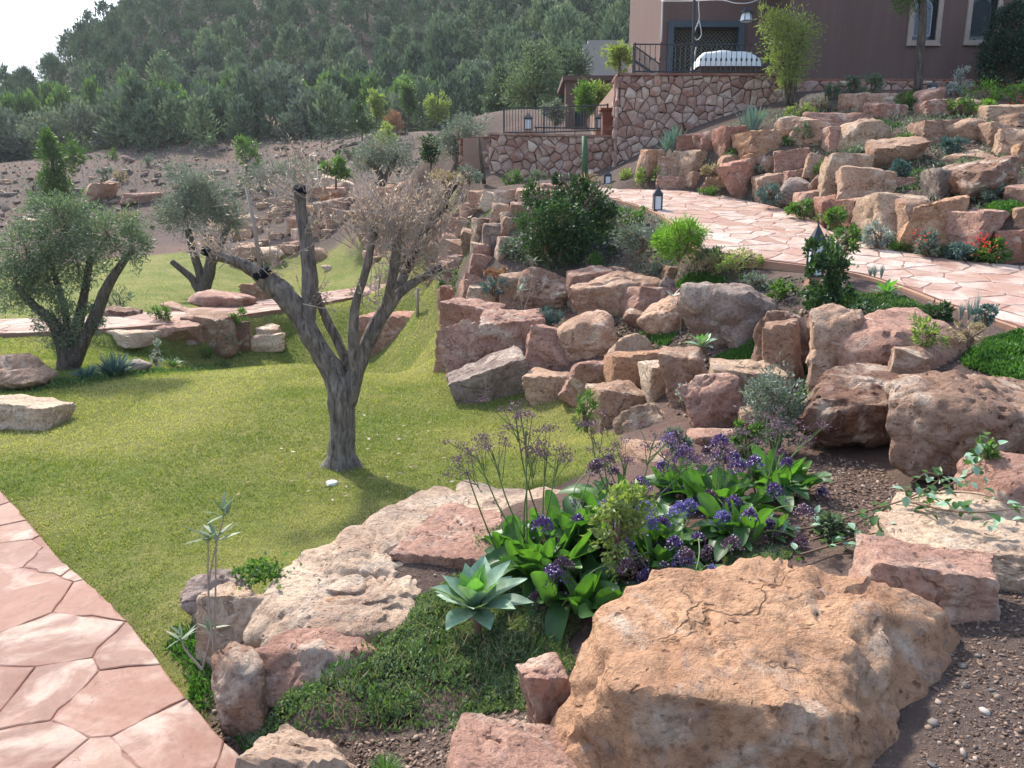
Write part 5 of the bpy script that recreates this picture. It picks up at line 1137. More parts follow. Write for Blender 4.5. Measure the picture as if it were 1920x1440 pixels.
shrub('basil_plant', 'lime-green leafy plant with pale flower spikes inside the statice bed', 1165, 1075, 120, 190, 'lime_leaf', 900, .038, .02, Y=3.5, seed=31, lob=6, clump=.2)
for px, pt, pb in ((1145, 895, 960), (1225, 915, 970)):
    b = P(px, pb, 3.55); r = np.random.default_rng(px); q = np.stack([r.normal(size=90)*.007, r.normal(size=90)*.007, np.repeat(np.linspace(0, .13, 15), 6)], 1)
    obj('flower_spike', leaf_mesh('flower_spike', q, r.normal(size=(90, 3))+[0, 0, .3], .012, .008, .2, 0, 2), M['lime_leaf'], None, b, 'pale green basil flower spike, the %s one' % ('left' if px < 1200 else 'right'), 'flower')
cover('creeping_groundcover', 'dense grey-green creeping groundcover around the agave in the foreground', [(505, 1330), (560, 1260), (700, 1200), (760, 1130), (850, 1080), (1000, 1120), (1100, 1150), (1085, 1220), (1060, 1290), (1000, 1335), (880, 1350), (800, 1385), (660, 1400), (560, 1440), (470, 1440), (440, 1385)], 'sedum_leaf', 62000, .017, .010, .085, 3)
cover('creeping_groundcover', 'lighter trailing shoots standing out of the foreground groundcover', [(560, 1260), (700, 1200), (850, 1090), (1000, 1130), (1085, 1220), (1000, 1320), (800, 1370), (560, 1420), (480, 1400)], 'cover_leaf', 3200, .034, .012, .13, 33)
cover('dry_runners', 'thin dry runners lying on the foreground groundcover', [(560, 1280), (700, 1210), (850, 1120), (1000, 1160), (1060, 1220), (960, 1310), (800, 1360), (600, 1400)], 'straw', 420, .085, .004, .10, 34)
cover('creeping_groundcover', 'grey-green mat between the agave and the broad statice leaves', [(810, 1010), (880, 985), (960, 1040), (1060, 1090), (1000, 1130), (860, 1075)], 'sedum_leaf', 12000, .017, .009, .06, 4)
cover('creeping_groundcover', 'mossy green mat between the statice and the huge foreground boulder', [(1330, 1050), (1400, 1020), (1500, 1030), (1480, 1075), (1370, 1090)], 'sedum_leaf', 7000, .016, .009, .05, 5)
cover('creeping_groundcover', 'weedy green fringe between path corner and brown pitted rock', [(300, 1180), (370, 1170), (400, 1260), (430, 1330), (470, 1420), (430, 1400), (350, 1290)], 'cover_bright', 1500, .05, .012, .05, 6)
tuft('grass_tuft', 'small blue-green tuft at the bottom edge of the picture', 722, 1450, 110, 48, 'mid_leaf', 160, .006, seed=4, droop=.1)
cover('leafy_mat', 'glossy dark leaves creeping over the grey-topped boulder', [(430, 1105), (470, 1075), (520, 1065), (560, 1075), (500, 1095), (450, 1125)], 'bright_leaf', 10, .03, .02, .05, 7)
def leafy_patch(name, label, px, py, w, h, Y, lmat, n, L, W, seed, cat='plant'):
    b = P(px, py, Y); s = Y/FPX; r = np.random.default_rng(seed); q = r.normal(size=(n, 3))*[w*s*.3, w*s*.25, 0]; q[:, 2] = np.abs(r.normal(size=n))*h*s*.35
    return obj(name, leaf_mesh(name, q, r.normal(size=(n, 3))*.7+[0, 0, .6], L*r.uniform(.6, 1.2, n), W, .3, .1, seed), M[lmat], None, b, label, cat, kind='stuff')
leafy_patch('leafy_weed', 'glossy green weed growing on the grey-topped boulder', 490, 1085, 80, 40, 3.75, 'mid_leaf', 260, .035, .024, 3)
def seedling(px, py, tops, label, lmat, L, W, Y=None, seed=1, per=9, rad=.006, cat='plant'):
    b = G(px, py) if Y is None else P(px, py, Y); root = empty('young_plant', b, label, cat); r = np.random.default_rng(seed); mb = MB(); lp, ld = [], []
    for tx_, ty_ in tops:
        tip = P(tx_, ty_, b[1]+r.uniform(-.05, .05))-b; V, F = tube(smooth_path([(0, 0, -.03), tip*.5+r.normal(size=3)*.02, tip], 5), np.linspace(rad, rad*.5, 11), 6, False); mb.add(V, F)
        lp.append(np.repeat(tip[None], per, 0)+r.normal(size=(per, 3))*.008); a = r.uniform(0, 6.28, per); ld.append(np.stack([np.cos(a)*.75, np.sin(a)*.75, r.uniform(.1, 1.1, per)], 1))
    obj('stem', mb.mesh('stem', True), M['twig'], root); lp, ld = np.vstack(lp), np.vstack(ld)
    V, F, v = blade_arrays(lp, ld, L*r.uniform(.7, 1.1, len(lp)), W, .15, seed); obj('leaves', mesh_np('leaves', V, F, attr={'v': v}), M[lmat], root); return root
seedling(402, 1225, [(420, 965), (390, 1012), (405, 1010)], 'slender oleander seedling with three leaf tufts in front of the lawn', 'olive_leaf', .13, .02, 3.2, 3)
seedling(378, 1245, [(340, 1195), (395, 1180)], 'short leaning oleander shoot at the corner of the paved path', 'olive_leaf', .10, .016, 3.3, 5)
seedling(1275, 640, [(1262, 555), (1285, 600), (1270, 580)], 'thin grey oleander stem on the middle terrace', 'silver_leaf', .16, .02, 9.0, 6)
seedling(980, 585, [(975, 545), (1000, 490), (985, 530)], 'thin oleander sapling in front of the brown rough-faced boulder', 'olive_grey', .2, .02, 10.8, 7)
# trailing vine at the right
def vine():
    b = P(1480, 1010, 3.6); root = empty('trailing_vine', b, 'trailing vine with round leaves creeping from the right edge over the slabs', 'vine'); r = np.random.default_rng(5); mb = MB(); lp, ld = [], []
    for ln in [[(1440, 1035, 3.5), (1530, 1010, 3.6), (1600, 985, 3.6), (1680, 945, 3.6), (1760, 925, 3.5), (1850, 930, 3.3), (1960, 980, 3.1)], [(1450, 1000, 3.7), (1540, 985, 3.65), (1620, 960, 3.6), (1700, 935, 3.55), (1760, 900, 3.5), (1738, 887, 3.5), (1712, 905, 3.5)], [(1500, 1040, 3.4), (1570, 1020, 3.45), (1640, 1000, 3.4), (1680, 1010, 3.3)], [(1760, 920, 3.5), (1830, 880, 3.55), (1850, 830, 3.6)], [(1700, 940, 3.5), (1800, 960, 3.2), (1900, 955, 3.1)]]:
        p = smooth_path([P(*a) for a in ln], 6)-b; V, F = tube(p, np.linspace(.006, .0025, len(p)), 5, False); mb.add(V, F)
        for _ in range(34): i = r.integers(0, len(p)); lp.append(p[i]+r.normal(size=3)*.03); ld.append(r.normal(size=3)+[0, 0, .3])
    obj('stem', mb.mesh('stem', True), M['stem_brown'], root)
    lm = leaf_grid(.055, .04, .2, .15, .01, 5, 3, None, 2); lm.materials.append(M['statice'])
    l2 = lm.copy(); l2.materials.clear(); l2.materials.append(M['agave'])
    for p, d in zip(lp, ld):
        o = obj('leaf', lm if r.random() < .5 else l2, None, root, p); o.rotation_euler = Vector(d).to_track_quat('Y', 'Z').to_euler(); o.scale = (r.uniform(.6, 1.2),)*3
vine()
# soil clods and gravel at the right and under the slab
def gravel(name, label, pts, n, lo, hi, seed, pebble=False, col=None):
    poly = gxy(pts); r = np.random.default_rng(seed); a, b = poly.min(0), poly.max(0); q = a+(b-a)*r.random((n*4, 2)); q = q[in_poly(q[:, 0], q[:, 1], poly)][:n]; n = len(q); z = height(q[:, 0], q[:, 1])
    u, f = ico(1); sz = lo+(hi-lo)*r.random(n)**5; sc = r.uniform(.55, 1.2, (n, 3)); sc[:, 2] *= .7; rot = r.normal(size=(n, 3, 3))*.25+np.eye(3)
    V = np.einsum('nij,vj->nvi', rot, u)*(sz[:, None]*sc)[:, None, :]*(1+.25*r.normal(size=(n, len(u), 1))*(0 if pebble else 1))+np.stack([q[:, 0], q[:, 1], z+sz*.25], 1)[:, None]
    F = (f[None]+np.arange(n)[:, None, None]*len(u)).reshape(-1, 3); v = np.repeat(r.random(n), len(u))
    s = N(name+'_mat', .9, .2); at = s.n('Attribute', attribute_name='v').outputs['Fac']; s.color(s.ramp(at, col or [(0, (.075, .048, .036)), (.5, (.15, .10, .075)), (.8, (.22, .15, .11)), (1, (.34, .27, .22))]))
    return obj(name, mesh_np(name, V.reshape(-1, 3), F, pebble, {'v': v}), s.m, label=label, cat='gravel', kind='stuff')
GC = [(0, (.10, .09, .085)), (.4, (.16, .14, .13)), (.8, (.28, .22, .18)), (1, (.42, .38, .34))]
RS = [(1640, 1150), (1780, 1080), (2000, 1080), (2100, 1300), (1900, 1500), (1700, 1500), (1760, 1300)]
gravel('soil_clods', 'loose soil clods in the lower right corner', RS, 7000, .002, .010, 3); gravel('grey_pebbles', 'small grey pebbles in the lower right corner', RS, 160, .005, .02, 4, True, GC)
gravel('soil_clods', 'loose dark soil under the overhanging slab', [(1480, 930), (1540, 850), (1650, 870), (1700, 930), (1640, 1010), (1500, 1020)], 4200, .003, .016, 5)
gravel('soil_clods', 'crumbly soil behind the agave', [(760, 1000), (860, 960), (960, 980), (900, 1080), (800, 1080)], 1500, .003, .014, 6); gravel('soil_clods', 'crumbly soil at the bottom edge by the paved path', [(380, 1260), (440, 1340), (520, 1440), (700, 1440), (480, 1460), (400, 1370)], 1200, .004, .016, 7)
gravel('soil_clods', 'loose soil and chips along the bottom edge left of the huge boulder', [(560, 1420), (700, 1390), (900, 1345), (1060, 1310), (1060, 1460), (700, 1480), (520, 1470)], 3000, .003, .014, 21)
gravel('soil_clods', 'soil clods between the boulders of the middle terrace', [(1040, 620), (1250, 600), (1420, 690), (1460, 800), (1320, 770), (1200, 700)], 2600, .006, .03, 8); gravel('soil_clods', 'soil clods on the bare slope of the upper rockery', [(1560, 250), (1920, 250), (1920, 400), (1700, 370), (1560, 330)], 2600, .01, .05, 9)
SLOPE = [(-80, 470), (0, 440), (250, 440), (420, 420), (560, 370), (700, 350), (860, 330), (860, 290), (800, 262), (600, 258), (300, 275), (100, 300), (-80, 330)]
gravel('scree', 'loose stones scattered over the bare slope below the hill', SLOPE, 1100, .03, .30, 11, False, [(0, (.08, .055, .045)), (.4, (.17, .115, .095)), (.75, (.24, .165, .135)), (1, (.40, .32, .26))])
cover('dry_scrub', 'sparse grey-green and dry scrub on the bare slope', SLOPE, 'hill_grey', 3000, .2, .08, .25, 12)
cover('dry_grass', 'tufts of dry straw grass on the bare slope', SLOPE, 'straw', 1600, .2, .03, .18, 13)
cover('terrace_weeds', 'sparse small weeds over the planted terrace', [(1000, 520), (1250, 480), (1480, 520), (1650, 560), (1850, 640), (1800, 690), (1500, 800), (1400, 780), (1200, 700), (1000, 600)], 'olive_leaf', 2600, .05, .018, .05, 14)
gravel('stone_chips', 'small stone chips and soil clods over the planted terrace', [(950, 540), (1250, 480), (1480, 520), (1650, 560), (1900, 640), (1800, 760), (1500, 850), (1400, 830), (1200, 760), (960, 640)], 5200, .006, .035, 15)
gravel('stone_chips', 'stone chips along the bed above the curved row', [(880, 430), (1000, 480), (1250, 470), (1300, 440), (1150, 380), (950, 370)], 3000, .01, .05, 16)
cover('terrace_weeds', 'sparse weeds beside the upper path and dark shrub', [(880, 430), (1000, 500), (1300, 510), (1440, 500), (1310, 470), (1240, 410), (1150, 380), (950, 370)], 'olive_grey', 3600, .07, .022, .08, 17)
cover('rockery_weeds', 'sparse weeds among the upper rockery boulders', [(1290, 345), (1520, 410), (1900, 490), (1920, 250), (1750, 195), (1500, 200), (1300, 270)], 'olive_leaf', 5200, .07, .022, .08, 18)
# --- terrace planting
CB = 'cover_bright'
for a in [('bright green mat between the loaf-shaped boulder and the hollowed one', [(1180, 615), (1230, 605), (1265, 625), (1250, 648), (1200, 645)], CB, 4500), ('bright green mat under the small agave', [(1330, 680), (1370, 660), (1420, 640), (1400, 690), (1350, 695)], CB, 5000), ('bright green mat behind the hollowed tan boulder', [(1270, 535), (1300, 515), (1390, 520), (1385, 545), (1320, 570), (1280, 560)], CB, 8000),
          ('lush green mat at the right edge above the massive pitted boulder', [(1800, 690), (1850, 640), (1960, 645), (1960, 730), (1880, 720)], CB, 14000), ('blue-green mat at the foot of the near lantern', [(1500, 580), (1570, 545), (1680, 560), (1760, 585), (1690, 605), (1560, 585)], 'cover_leaf', 9000), ('weedy green strip along the inner edge of the upper path', [(1380, 378), (1440, 392), (1500, 408), (1520, 425), (1470, 405), (1400, 388)], CB, 3500),
          ('green strip below the leaning boulders by the upper path', [(1590, 450), (1680, 470), (1800, 490), (1900, 495), (1880, 480), (1760, 470), (1640, 450)], CB, 2500), ('green mat on the high rockery left of the red block', [(1560, 232), (1640, 222), (1700, 235), (1640, 250), (1580, 250)], 'cover_leaf', 2500), ('green mat on the bare slope of the rockery', [(1620, 345), (1720, 320), (1770, 330), (1720, 355), (1640, 360)], 'cover_leaf', 2500), ('green mat beside the right-hand pitted boulder', [(1840, 390), (1920, 380), (1920, 415), (1860, 410)], CB, 2200),
          ('green tufts among the tumbled rocks behind the dark shrub', [(850, 410), (890, 400), (920, 405), (930, 420), (870, 425)], CB, 2500)]:
    cover('groundcover_mat', a[0], a[1], a[2], a[3], .045 if a[1][0][1] > 500 else .06, .022, .09, len(a[0])*3+a[3] % 89)
SH = shrub
SH('dark_shrub', 'large dark green bushy shrub with upright shoots beside the upper path', 1050, 512, 200, 150, 'dark_leaf', 9000, .055, .035, Y=12.0, seed=3, lob=9)
px_tree('dark_shrub_shoots', 'upright dark green shoots leaning right of the dark shrub', (1080, 480), [[(1050, 440, 4, 0), (1070, 370, 3, 0), (1050, 330, 2, 0)], [(1060, 440, 4, 0), (1100, 380, 3, 0), (1125, 345, 2, 0)]], [(1060, 375, 22, 40, 0), (1110, 375, 30, 34, .1), (1050, 335, 14, 14, 0), (1085, 350, 14, 26, 0), (1005, 370, 30, 22, 0), (1130, 400, 26, 30, .1)], 3200, .055, .035, 'dark_leaf', 12.2, cat='shrub', bark='stem_brown')
SH('bright_bush', 'bright green feathery round bush at the path edge', 1272, 490, 100, 88, 'bright_leaf', 3600, .08, .012, Y=10.2, seed=5, lob=4)
SH('grey_shrub', 'grey-green airy shrub left of the bright feathery bush', 1195, 478, 110, 70, 'olive_grey', 1800, .05, .02, Y=11.2, seed=6)
SH('green_shrub', 'low green shrub with small violet flowers beside the dark shrub', 1150, 470, 90, 70, 'mid_leaf', 1500, .05, .025, Y=12.2, seed=7)
SH('yellow_shrub', 'sprawling yellow-green shrub along the upper path kerb', 1380, 508, 110, 48, 'lime_leaf', 1300, .04, .016, Y=9.8, seed=8)
SH('dry_shrub', 'brownish twiggy shrub below the yellow-green one', 1330, 512, 90, 34, 'straw', 900, .04, .014, Y=10.0, seed=9)
SH('leafy_shrub', 'tall glossy shrub growing in front of the near lantern', 1550, 590, 110, 165, 'dark_leaf', 1700, .06, .04, Y=7.75, seed=10, lob=8)
SH('leafy_shrub', 'light green shoots of the shrub behind the near lantern', 1580, 480, 70, 60, 'mid_leaf', 420, .06, .035, Y=8.6, seed=11)
SH('low_shrub', 'small-leaved dark shrub trailing over the smooth pink dome boulder', 1620, 612, 130, 45, 'dark_leaf', 900, .035, .022, Y=6.9, seed=12)
SH('yellow_shoot', 'yellow-green leafy shoots in front of the smooth pink dome boulder', 1735, 668, 80, 88, 'lime_leaf', 420, .045, .018, Y=5.7, seed=13)
SH('grey_shrub', 'dark grey-green cushion shrub near the kerb at the right edge', 1850, 612, 50, 44, 'blue_leaf', 900, .025, .012, Y=6.4, seed=14)
SH('dry_shrub', 'dry brown twigs beside the lush mat at the right', 1815, 650, 70, 50, 'straw', 380, .035, .01, Y=5.9, seed=15)
for i, (px, py, h) in enumerate(((1800, 600, 34), (1815, 600, 40), (1828, 600, 58), (1640, 520, 26), (1652, 522, 26), (1632, 518, 20))):
    tuft('lavender_spike', 'grey flower spike of lavender by the kerb, %s' % ('tall one near the right edge' if i == 2 else 'short one near the right edge' if i < 2 else 'one of three behind the near lantern'), px, py, 10, h, 'silver_leaf', 24, .012, 6.6 if i < 3 else 8.0, seed=i+3, droop=0, group='lavender spikes near the right edge' if i < 2 else 'lavender spikes behind the near lantern' if i > 2 else None)
SH('wispy_shrub', 'wispy grey-green shrub in front of the dark overhanging slab', 1455, 850, 130, 175, 'olive_grey', 2600, .035, .014, Y=5.3, seed=16, lob=8, clump=.22)
SH('weedy_clump', 'fresh green weedy clump left of the dark overhanging slab', 1490, 790, 90, 70, 'mid_leaf', 900, .03, .02, Y=5.6, seed=17)
SH('silver_plant', 'silvery white sage sprig above the leaning wedge boulder', 1285, 770, 40, 50, 'silver_leaf', 300, .03, .014, Y=6.6, seed=18)
SH('weedy_clump', 'thin green weeds at the corner of tan block boulder and lawn', 1100, 810, 60, 90, 'mid_leaf', 420, .06, .01, Y=6.0, seed=19)
for i, a in enumerate([(925, 555, 50, 34, 11.2, 'small blue-green juniper tuft at the left end of the curved row'), (1030, 612, 54, 40, 10.2, 'small blue-green juniper tuft above the big rosy boulder'), (1460, 668, 60, 26, 7.0, 'blue-green juniper tuft beside the tall wrinkled boulder'), (1000, 240, 6, 6, 19, '')][:3]):
    SH('juniper_tuft', a[5], a[0], a[1], a[2], a[3], 'blue_leaf', 900, .05, .01, Y=a[4], seed=40+i)
SH('red_leaf_plant', 'small reddish-leaved plant at the top of the curved row', 930, 530, 50, 34, 'rust_twig', 400, .04, .025, Y=11.6, seed=44)
SH('weedy_clump', 'green weeds at the lawn corner behind the curved row', 838, 552, 40, 44, 'mid_leaf', 600, .06, .02, Y=12.5, seed=45)
SH('trailing_plant', 'small leafy sprig under the massive pitted boulder', 1845, 880, 40, 70, 'mid_leaf', 90, .04, .028, Y=3.75, seed=46)
obj('yellow_flower', leaf_mesh('yellow_flower', np.zeros((14, 3)), np.random.default_rng(3).normal(size=(14, 3)), .05, .035, .3, 0, 3), M['yellow_flower'], None, P(1484, 493, 8.3), 'single yellow flower left of the near lantern', 'flower')
# --- upper rockery planting
def blue_agave(px, py, h, w, n, seed, label, Y=None):
    b = G(px, py) if Y is None else P(px, py, Y); s = b[1]/FPX; r = np.random.default_rng(seed); root = empty('blue_agave', b, label, 'plant')
    me = leaf_grid(h*s*1.05, h*s*.13, .35, .02, 0, 7, 5, lambda t: (.75+.9*t*(1-t))*(1-t**3)+.02, 1); me.materials.append(M['agave_blue'])
    for i in range(n):
        f = (i+.5)/n; o = obj('leaf', me, None, root, (0, 0, 0)); o.rotation_euler = (math.pi/2-(.08+w/h*.62*f), 0, i*2.39996); o.scale = (1, r.uniform(.8, 1.05), 1)
blue_agave(1408, 262, 62, 52, 26, 1, 'large upright blue agave below the tall stone wall', 15.9); blue_agave(1262, 288, 52, 46, 20, 2, 'smaller blue agave beside the foot of the tall stone wall', 16.6); blue_agave(1248, 286, 34, 50, 12, 4, 'low blue agave offset beside the smaller upright one', 16.5)
px_tree('feathery_tree', 'slender multi-stemmed pale green feathery tree before the house', (1482, 196), [[(1475, 198, 3, 0), (1472, 150, 2.5, 0), (1465, 90, 2, 0)], [(1482, 198, 3, 0), (1486, 150, 2.5, 0), (1500, 80, 2, 0)], [(1488, 198, 3, 0), (1492, 140, 2, 0), (1480, 60, 1.5, 0)], [(1478, 198, 2.5, 0), (1480, 150, 2, 0), (1482, 90, 1.5, 0)]],
        [(1478, 60, 42, 42, 0), (1455, 40, 22, 26, 0), (1505, 70, 26, 40, .1), (1470, 110, 30, 34, 0), (1495, 120, 30, 30, 0), (1430, 40, 12, 26, 0), (1480, 150, 20, 24, 0), (1448, 120, 12, 20, 0)], 5200, .085, .02, 'lime_leaf', 17.6, seed=5, shell=.2, clump=.2)
px_tree('street_tree', 'straight slim tree trunk rising in front of the left window', (1722, 172), [[(1721, 172, 8, 0), (1724, 110, 7, 0), (1730, 40, 6.5, 0), (1728, -20, 6, 0)]], [(1712, 0, 34, 30, 0), (1700, -20, 36, 30, 0), (1740, -25, 40, 26, 0)], 1800, .09, .022, 'mid_leaf', 18.4, seed=6, shell=.2)
px_tree('ivy_column', 'dark ivy-covered column at the right edge of the house', (1890, 160), [[(1890, 160, 12, 0), (1890, 60, 10, 0)]], [(1880, 120, 34, 50, 0), (1895, 60, 34, 46, 0), (1880, 90, 36, 30, 0), (1910, 110, 34, 50, 0), (1900, 30, 26, 20, 0)], 9000, .06, .05, 'ivy_leaf', 18.8, seed=7, shell=.75, cat='plant', bark='stem_brown')
for i, a in enumerate([(1600, 172, 36, 34, 'olive_leaf', 18.4, 'oleander seedling against the plinth, left of the slim tree'), (1635, 176, 36, 40, 'olive_leaf', 18.2, 'oleander seedling against the plinth, close left of the slim tree'), (1795, 186, 46, 60, 'silver_leaf', 17.4, 'pale spiky oleander standing right of the high lantern'), (1855, 192, 120, 40, 'bright_leaf', 16.5, 'bright green low hedge at the foot of the ivy column'), (1920, 190, 70, 40, 'mid_leaf', 16, 'green shrub at the right edge below the ivy'), (1540, 215, 80, 34, 'straw', 16.8, 'yellowish dry grasses left of the tan peaked rock'), (1500, 225, 60, 30, 'lime_leaf', 16.6, 'lime grasses below the feathery tree'),
          (1695, 205, 40, 40, 'mid_leaf', 16.2, 'small shrub between the red block and pink boulder'), (1850, 215, 40, 26, 'bright_leaf', 15, 'bright green shrub on the yellowish slab'), (1800, 212, 60, 26, 'mid_leaf', 15.2, 'green tuft below the notched tan slab'), (1480, 280, 50, 24, 'cover_leaf', 15.2, 'dark green tuft below the rounded tan rock'), (1510, 265, 50, 34, 'olive_leaf', 15.0, 'grey-green tuft on the tan weathered boulder'), (1785, 290, 40, 34, 'blue_leaf', 12.8, 'blue-green tuft on the bare slope'), (1690, 330, 36, 26, 'blue_leaf', 12, 'blue-green tuft left on the bare slope'), (1880, 345, 36, 26, 'bright_leaf', 11.5, 'bright sprig above the pitted rockery boulder'),
          (1445, 378, 50, 34, 'blue_leaf', 13.6, 'grey-blue tuft at the path edge by the grey-pink boulder'), (1500, 405, 50, 30, 'mid_leaf', 12.6, 'green tuft at the path edge before the red-brown rock'), (1645, 462, 60, 44, 'silver_leaf', 10.4, 'silvery sage bush below the flat-topped cube'), (1740, 482, 50, 50, 'olive_grey', 9.9, 'grey-green salvia bush with few red flowers'), (1800, 490, 60, 34, 'blue_leaf', 9.7, 'blue-green low bush beside the pinkish square boulder'), (1860, 492, 60, 40, 'mid_leaf', 9.6, 'leafy salvia bush with red flower spikes by the orange-red block'),
          (1565, 425, 70, 40, 'mid_leaf', 11.3, 'fresh green bush at the inner bend of the upper path'), (1610, 350, 30, 20, 'bright_leaf', 13, 'small green tuft on the yellowish boulder'), (1870, 390, 60, 50, 'olive_grey', 10.6, 'grey-green spiky plant right of the dark pitted boulder'), (1440, 285, 40, 22, 'blue_leaf', 15.4, 'grey tuft under the orange-pink broad boulder'), (1215, 345, 60, 30, 'lime_leaf', 16.3, 'yellow-green tuft at the foot of the tall stone wall'), (1335, 330, 40, 22, 'straw', 15.2, 'dry grass tuft above the far bend of the path'), (1620, 200, 40, 26, 'olive_leaf', 17, 'greyish tuft behind the tan ridged rock'), (1560, 190, 40, 30, 'olive_leaf', 17.8, 'leafy tuft at the left end of the plinth')]):
    SH('small_shrub', a[6], a[0], a[1], a[2], a[3], a[4], 700, .07, .022, Y=a[5], seed=60+i, lob=3)
for i, a in enumerate([(1420, 545, 60, 36, 'olive_grey', 'grey-green tuft on bare soil between bright mat and near lantern'), (1465, 560, 50, 34, 'mid_leaf', 'green weed left of the glossy lantern shrub'), (1330, 500, 60, 40, 'olive_leaf', 'olive-green tuft between the feathery bush and kerb'), (1240, 520, 60, 34, 'olive_grey', 'grey tuft behind the tan wave-shaped boulder'), (1110, 510, 60, 34, 'mid_leaf', 'green tuft right under the dark shrub'), (960, 480, 50, 40, 'olive_grey', 'grey-green tuft left under the dark shrub'), (1180, 700, 34, 24, 'cover_leaf', 'tiny green tuft between orange block and loaf boulder'),
          (1410, 600, 40, 40, 'olive_leaf', 'small bush against the large grey wrinkled boulder'), (1500, 700, 60, 34, 'cover_leaf', 'dark green tuft in front of the tall wrinkled boulder'), (1270, 850, 50, 44, 'olive_grey', 'wispy tuft behind the lavender-blue statice'), (1760, 600, 60, 34, 'dark_leaf', 'dark leafy mound on the kerb side of the pink dome boulder'), (1400, 860, 60, 70, 'mid_leaf', 'fresh leafy weeds left of the wispy shrub'), (1560, 1000, 60, 30, 'olive_leaf', 'low weeds at the left end of the trailing vine'), (1130, 430, 70, 50, 'olive_leaf', 'grey-green bush between dark shrub and path bend'), (1190, 430, 60, 40, 'mid_leaf', 'leafy green bush at the path bend before the kerb lantern'),
          (1545, 330, 40, 24, 'mid_leaf', 'small green tuft above the square flat-topped block'), (1600, 300, 50, 26, 'olive_leaf', 'grey-green tuft above the big humped boulder'), (1420, 330, 40, 24, 'olive_grey', 'grey tuft in the third rockery tier'), (1380, 300, 44, 26, 'mid_leaf', 'green tuft below the dark pink angular boulder'), (1700, 275, 44, 24, 'cover_leaf', 'dark tuft on the slope under the brown angular rock'), (1820, 320, 60, 26, 'olive_leaf', 'grey-green tuft on the slope left of the pitted boulder'), (1330, 375, 40, 22, 'mid_leaf', 'weeds at the far inner edge of the upper path'), (1690, 478, 40, 26, 'mid_leaf', 'weeds under the leaning orange boulder')]):
    SH('small_shrub', a[5], a[0], a[1], a[2], a[3], a[4], 520, .05 if a[1] > 480 else .07, .02, seed=210+i, lob=4, clump=.2)
r = np.random.default_rng(61)
for i in range(34):
    px = r.uniform(0, 860); py = r.uniform(270, 420)
    if py < np.interp(px, [0, 150, 600, 860], [330, 290, 275, 285]) or py > np.interp(px, [0, 400, 600, 860], [430, 400, 360, 335]): continue
    k = ('olive_grey', 'hill_grey', 'straw', 'mid_leaf')[i % 4]; nm = {'olive_grey': 'grey-green', 'hill_grey': 'dark grey-green', 'straw': 'straw-coloured', 'mid_leaf': 'fresh green'}[k]
    SH('slope_shrub', nm+' small shrub on the stony slope below the hill', px, py, r.uniform(18, 44), r.uniform(12, 28), k, 420, .13, .045, seed=300+i, lob=3, group=nm+' shrubs on the stony slope')
def flowers(px, py, w, h, Y, n, m, label, seed):
    s = Y/FPX; r = np.random.default_rng(seed); q = r.normal(size=(n, 3))*[w*s*.3, w*s*.2, h*s*.3]; obj('flowers', leaf_mesh('flowers', q, r.normal(size=(n, 3)), .035, .022, .3, 0, seed), M[m], None, P(px, py, Y), label, 'flowers')
flowers(1845, 450, 50, 40, 9.4, 60, 'red_flower', 'scattered red salvia flowers beside the orange-red block', 1); flowers(1730, 445, 30, 24, 9.7, 20, 'red_flower', 'a few red salvia flowers in the grey-green bush', 2); flowers(1680, 180, 40, 20, 17.4, 40, 'red_flower', 'red flowers beside the slim tree trunk', 3); flowers(1905, 190, 30, 20, 15.8, 30, 'red_flower', 'orange-red flowers at the right edge below the ivy', 4); flowers(1140, 465, 60, 40, 11.6, 40, 'statice_purple', 'small violet flowers beside the dark shrub', 6)
# --- lower wall surroundings
tuft('dry_palm', 'dry straw-coloured palm tuft against the lower terrace wall', 1098, 345, 60, 50, 'straw', 60, .03, 17.6, seed=6, droop=.5, spread=1.4)
V, F = tube([P(1097, 345, 17.6), P(1096, 255, 17.6)], [.07, .06], 9, True, .1); obj('cactus', mesh_py('cactus', V, F, True), plain('cactus_skin', (.05, .10, .045), .6, .3, .3, 12, .4), label='tall green column cactus in front of the lower terrace wall', cat='cactus')
V, F = tube([P(908, 345, 18.8), P(901, 290, 18.8), P(897, 258, 18.8)], [.05, .045, .04], 8, True, .1); obj('stake', mesh_py('stake', V, F, True), M['bark'], label='leaning bare stump before the left end of the terrace wall', cat='stump')
for i, a in enumerate([(880, 345, 60, 36, 'olive_grey', 18, 'grey-green round bush at the left end of the terrace wall'), (960, 352, 50, 34, 'mid_leaf', 18, 'oleander bush at the foot of the lower terrace wall'), (1010, 350, 36, 34, 'olive_leaf', 17.8, 'thin shrub before the lower terrace wall'), (840, 350, 90, 34, 'straw', 19.5, 'tan dry grass left of the terrace wall'), (1175, 345, 30, 30, 'lime_leaf', 16.8, 'yellow-green sprig beside the far lantern')]):
    SH('small_shrub', a[6], a[0], a[1], a[2], a[3], a[4], 700, .07, .022, Y=a[5], seed=90+i, lob=3)
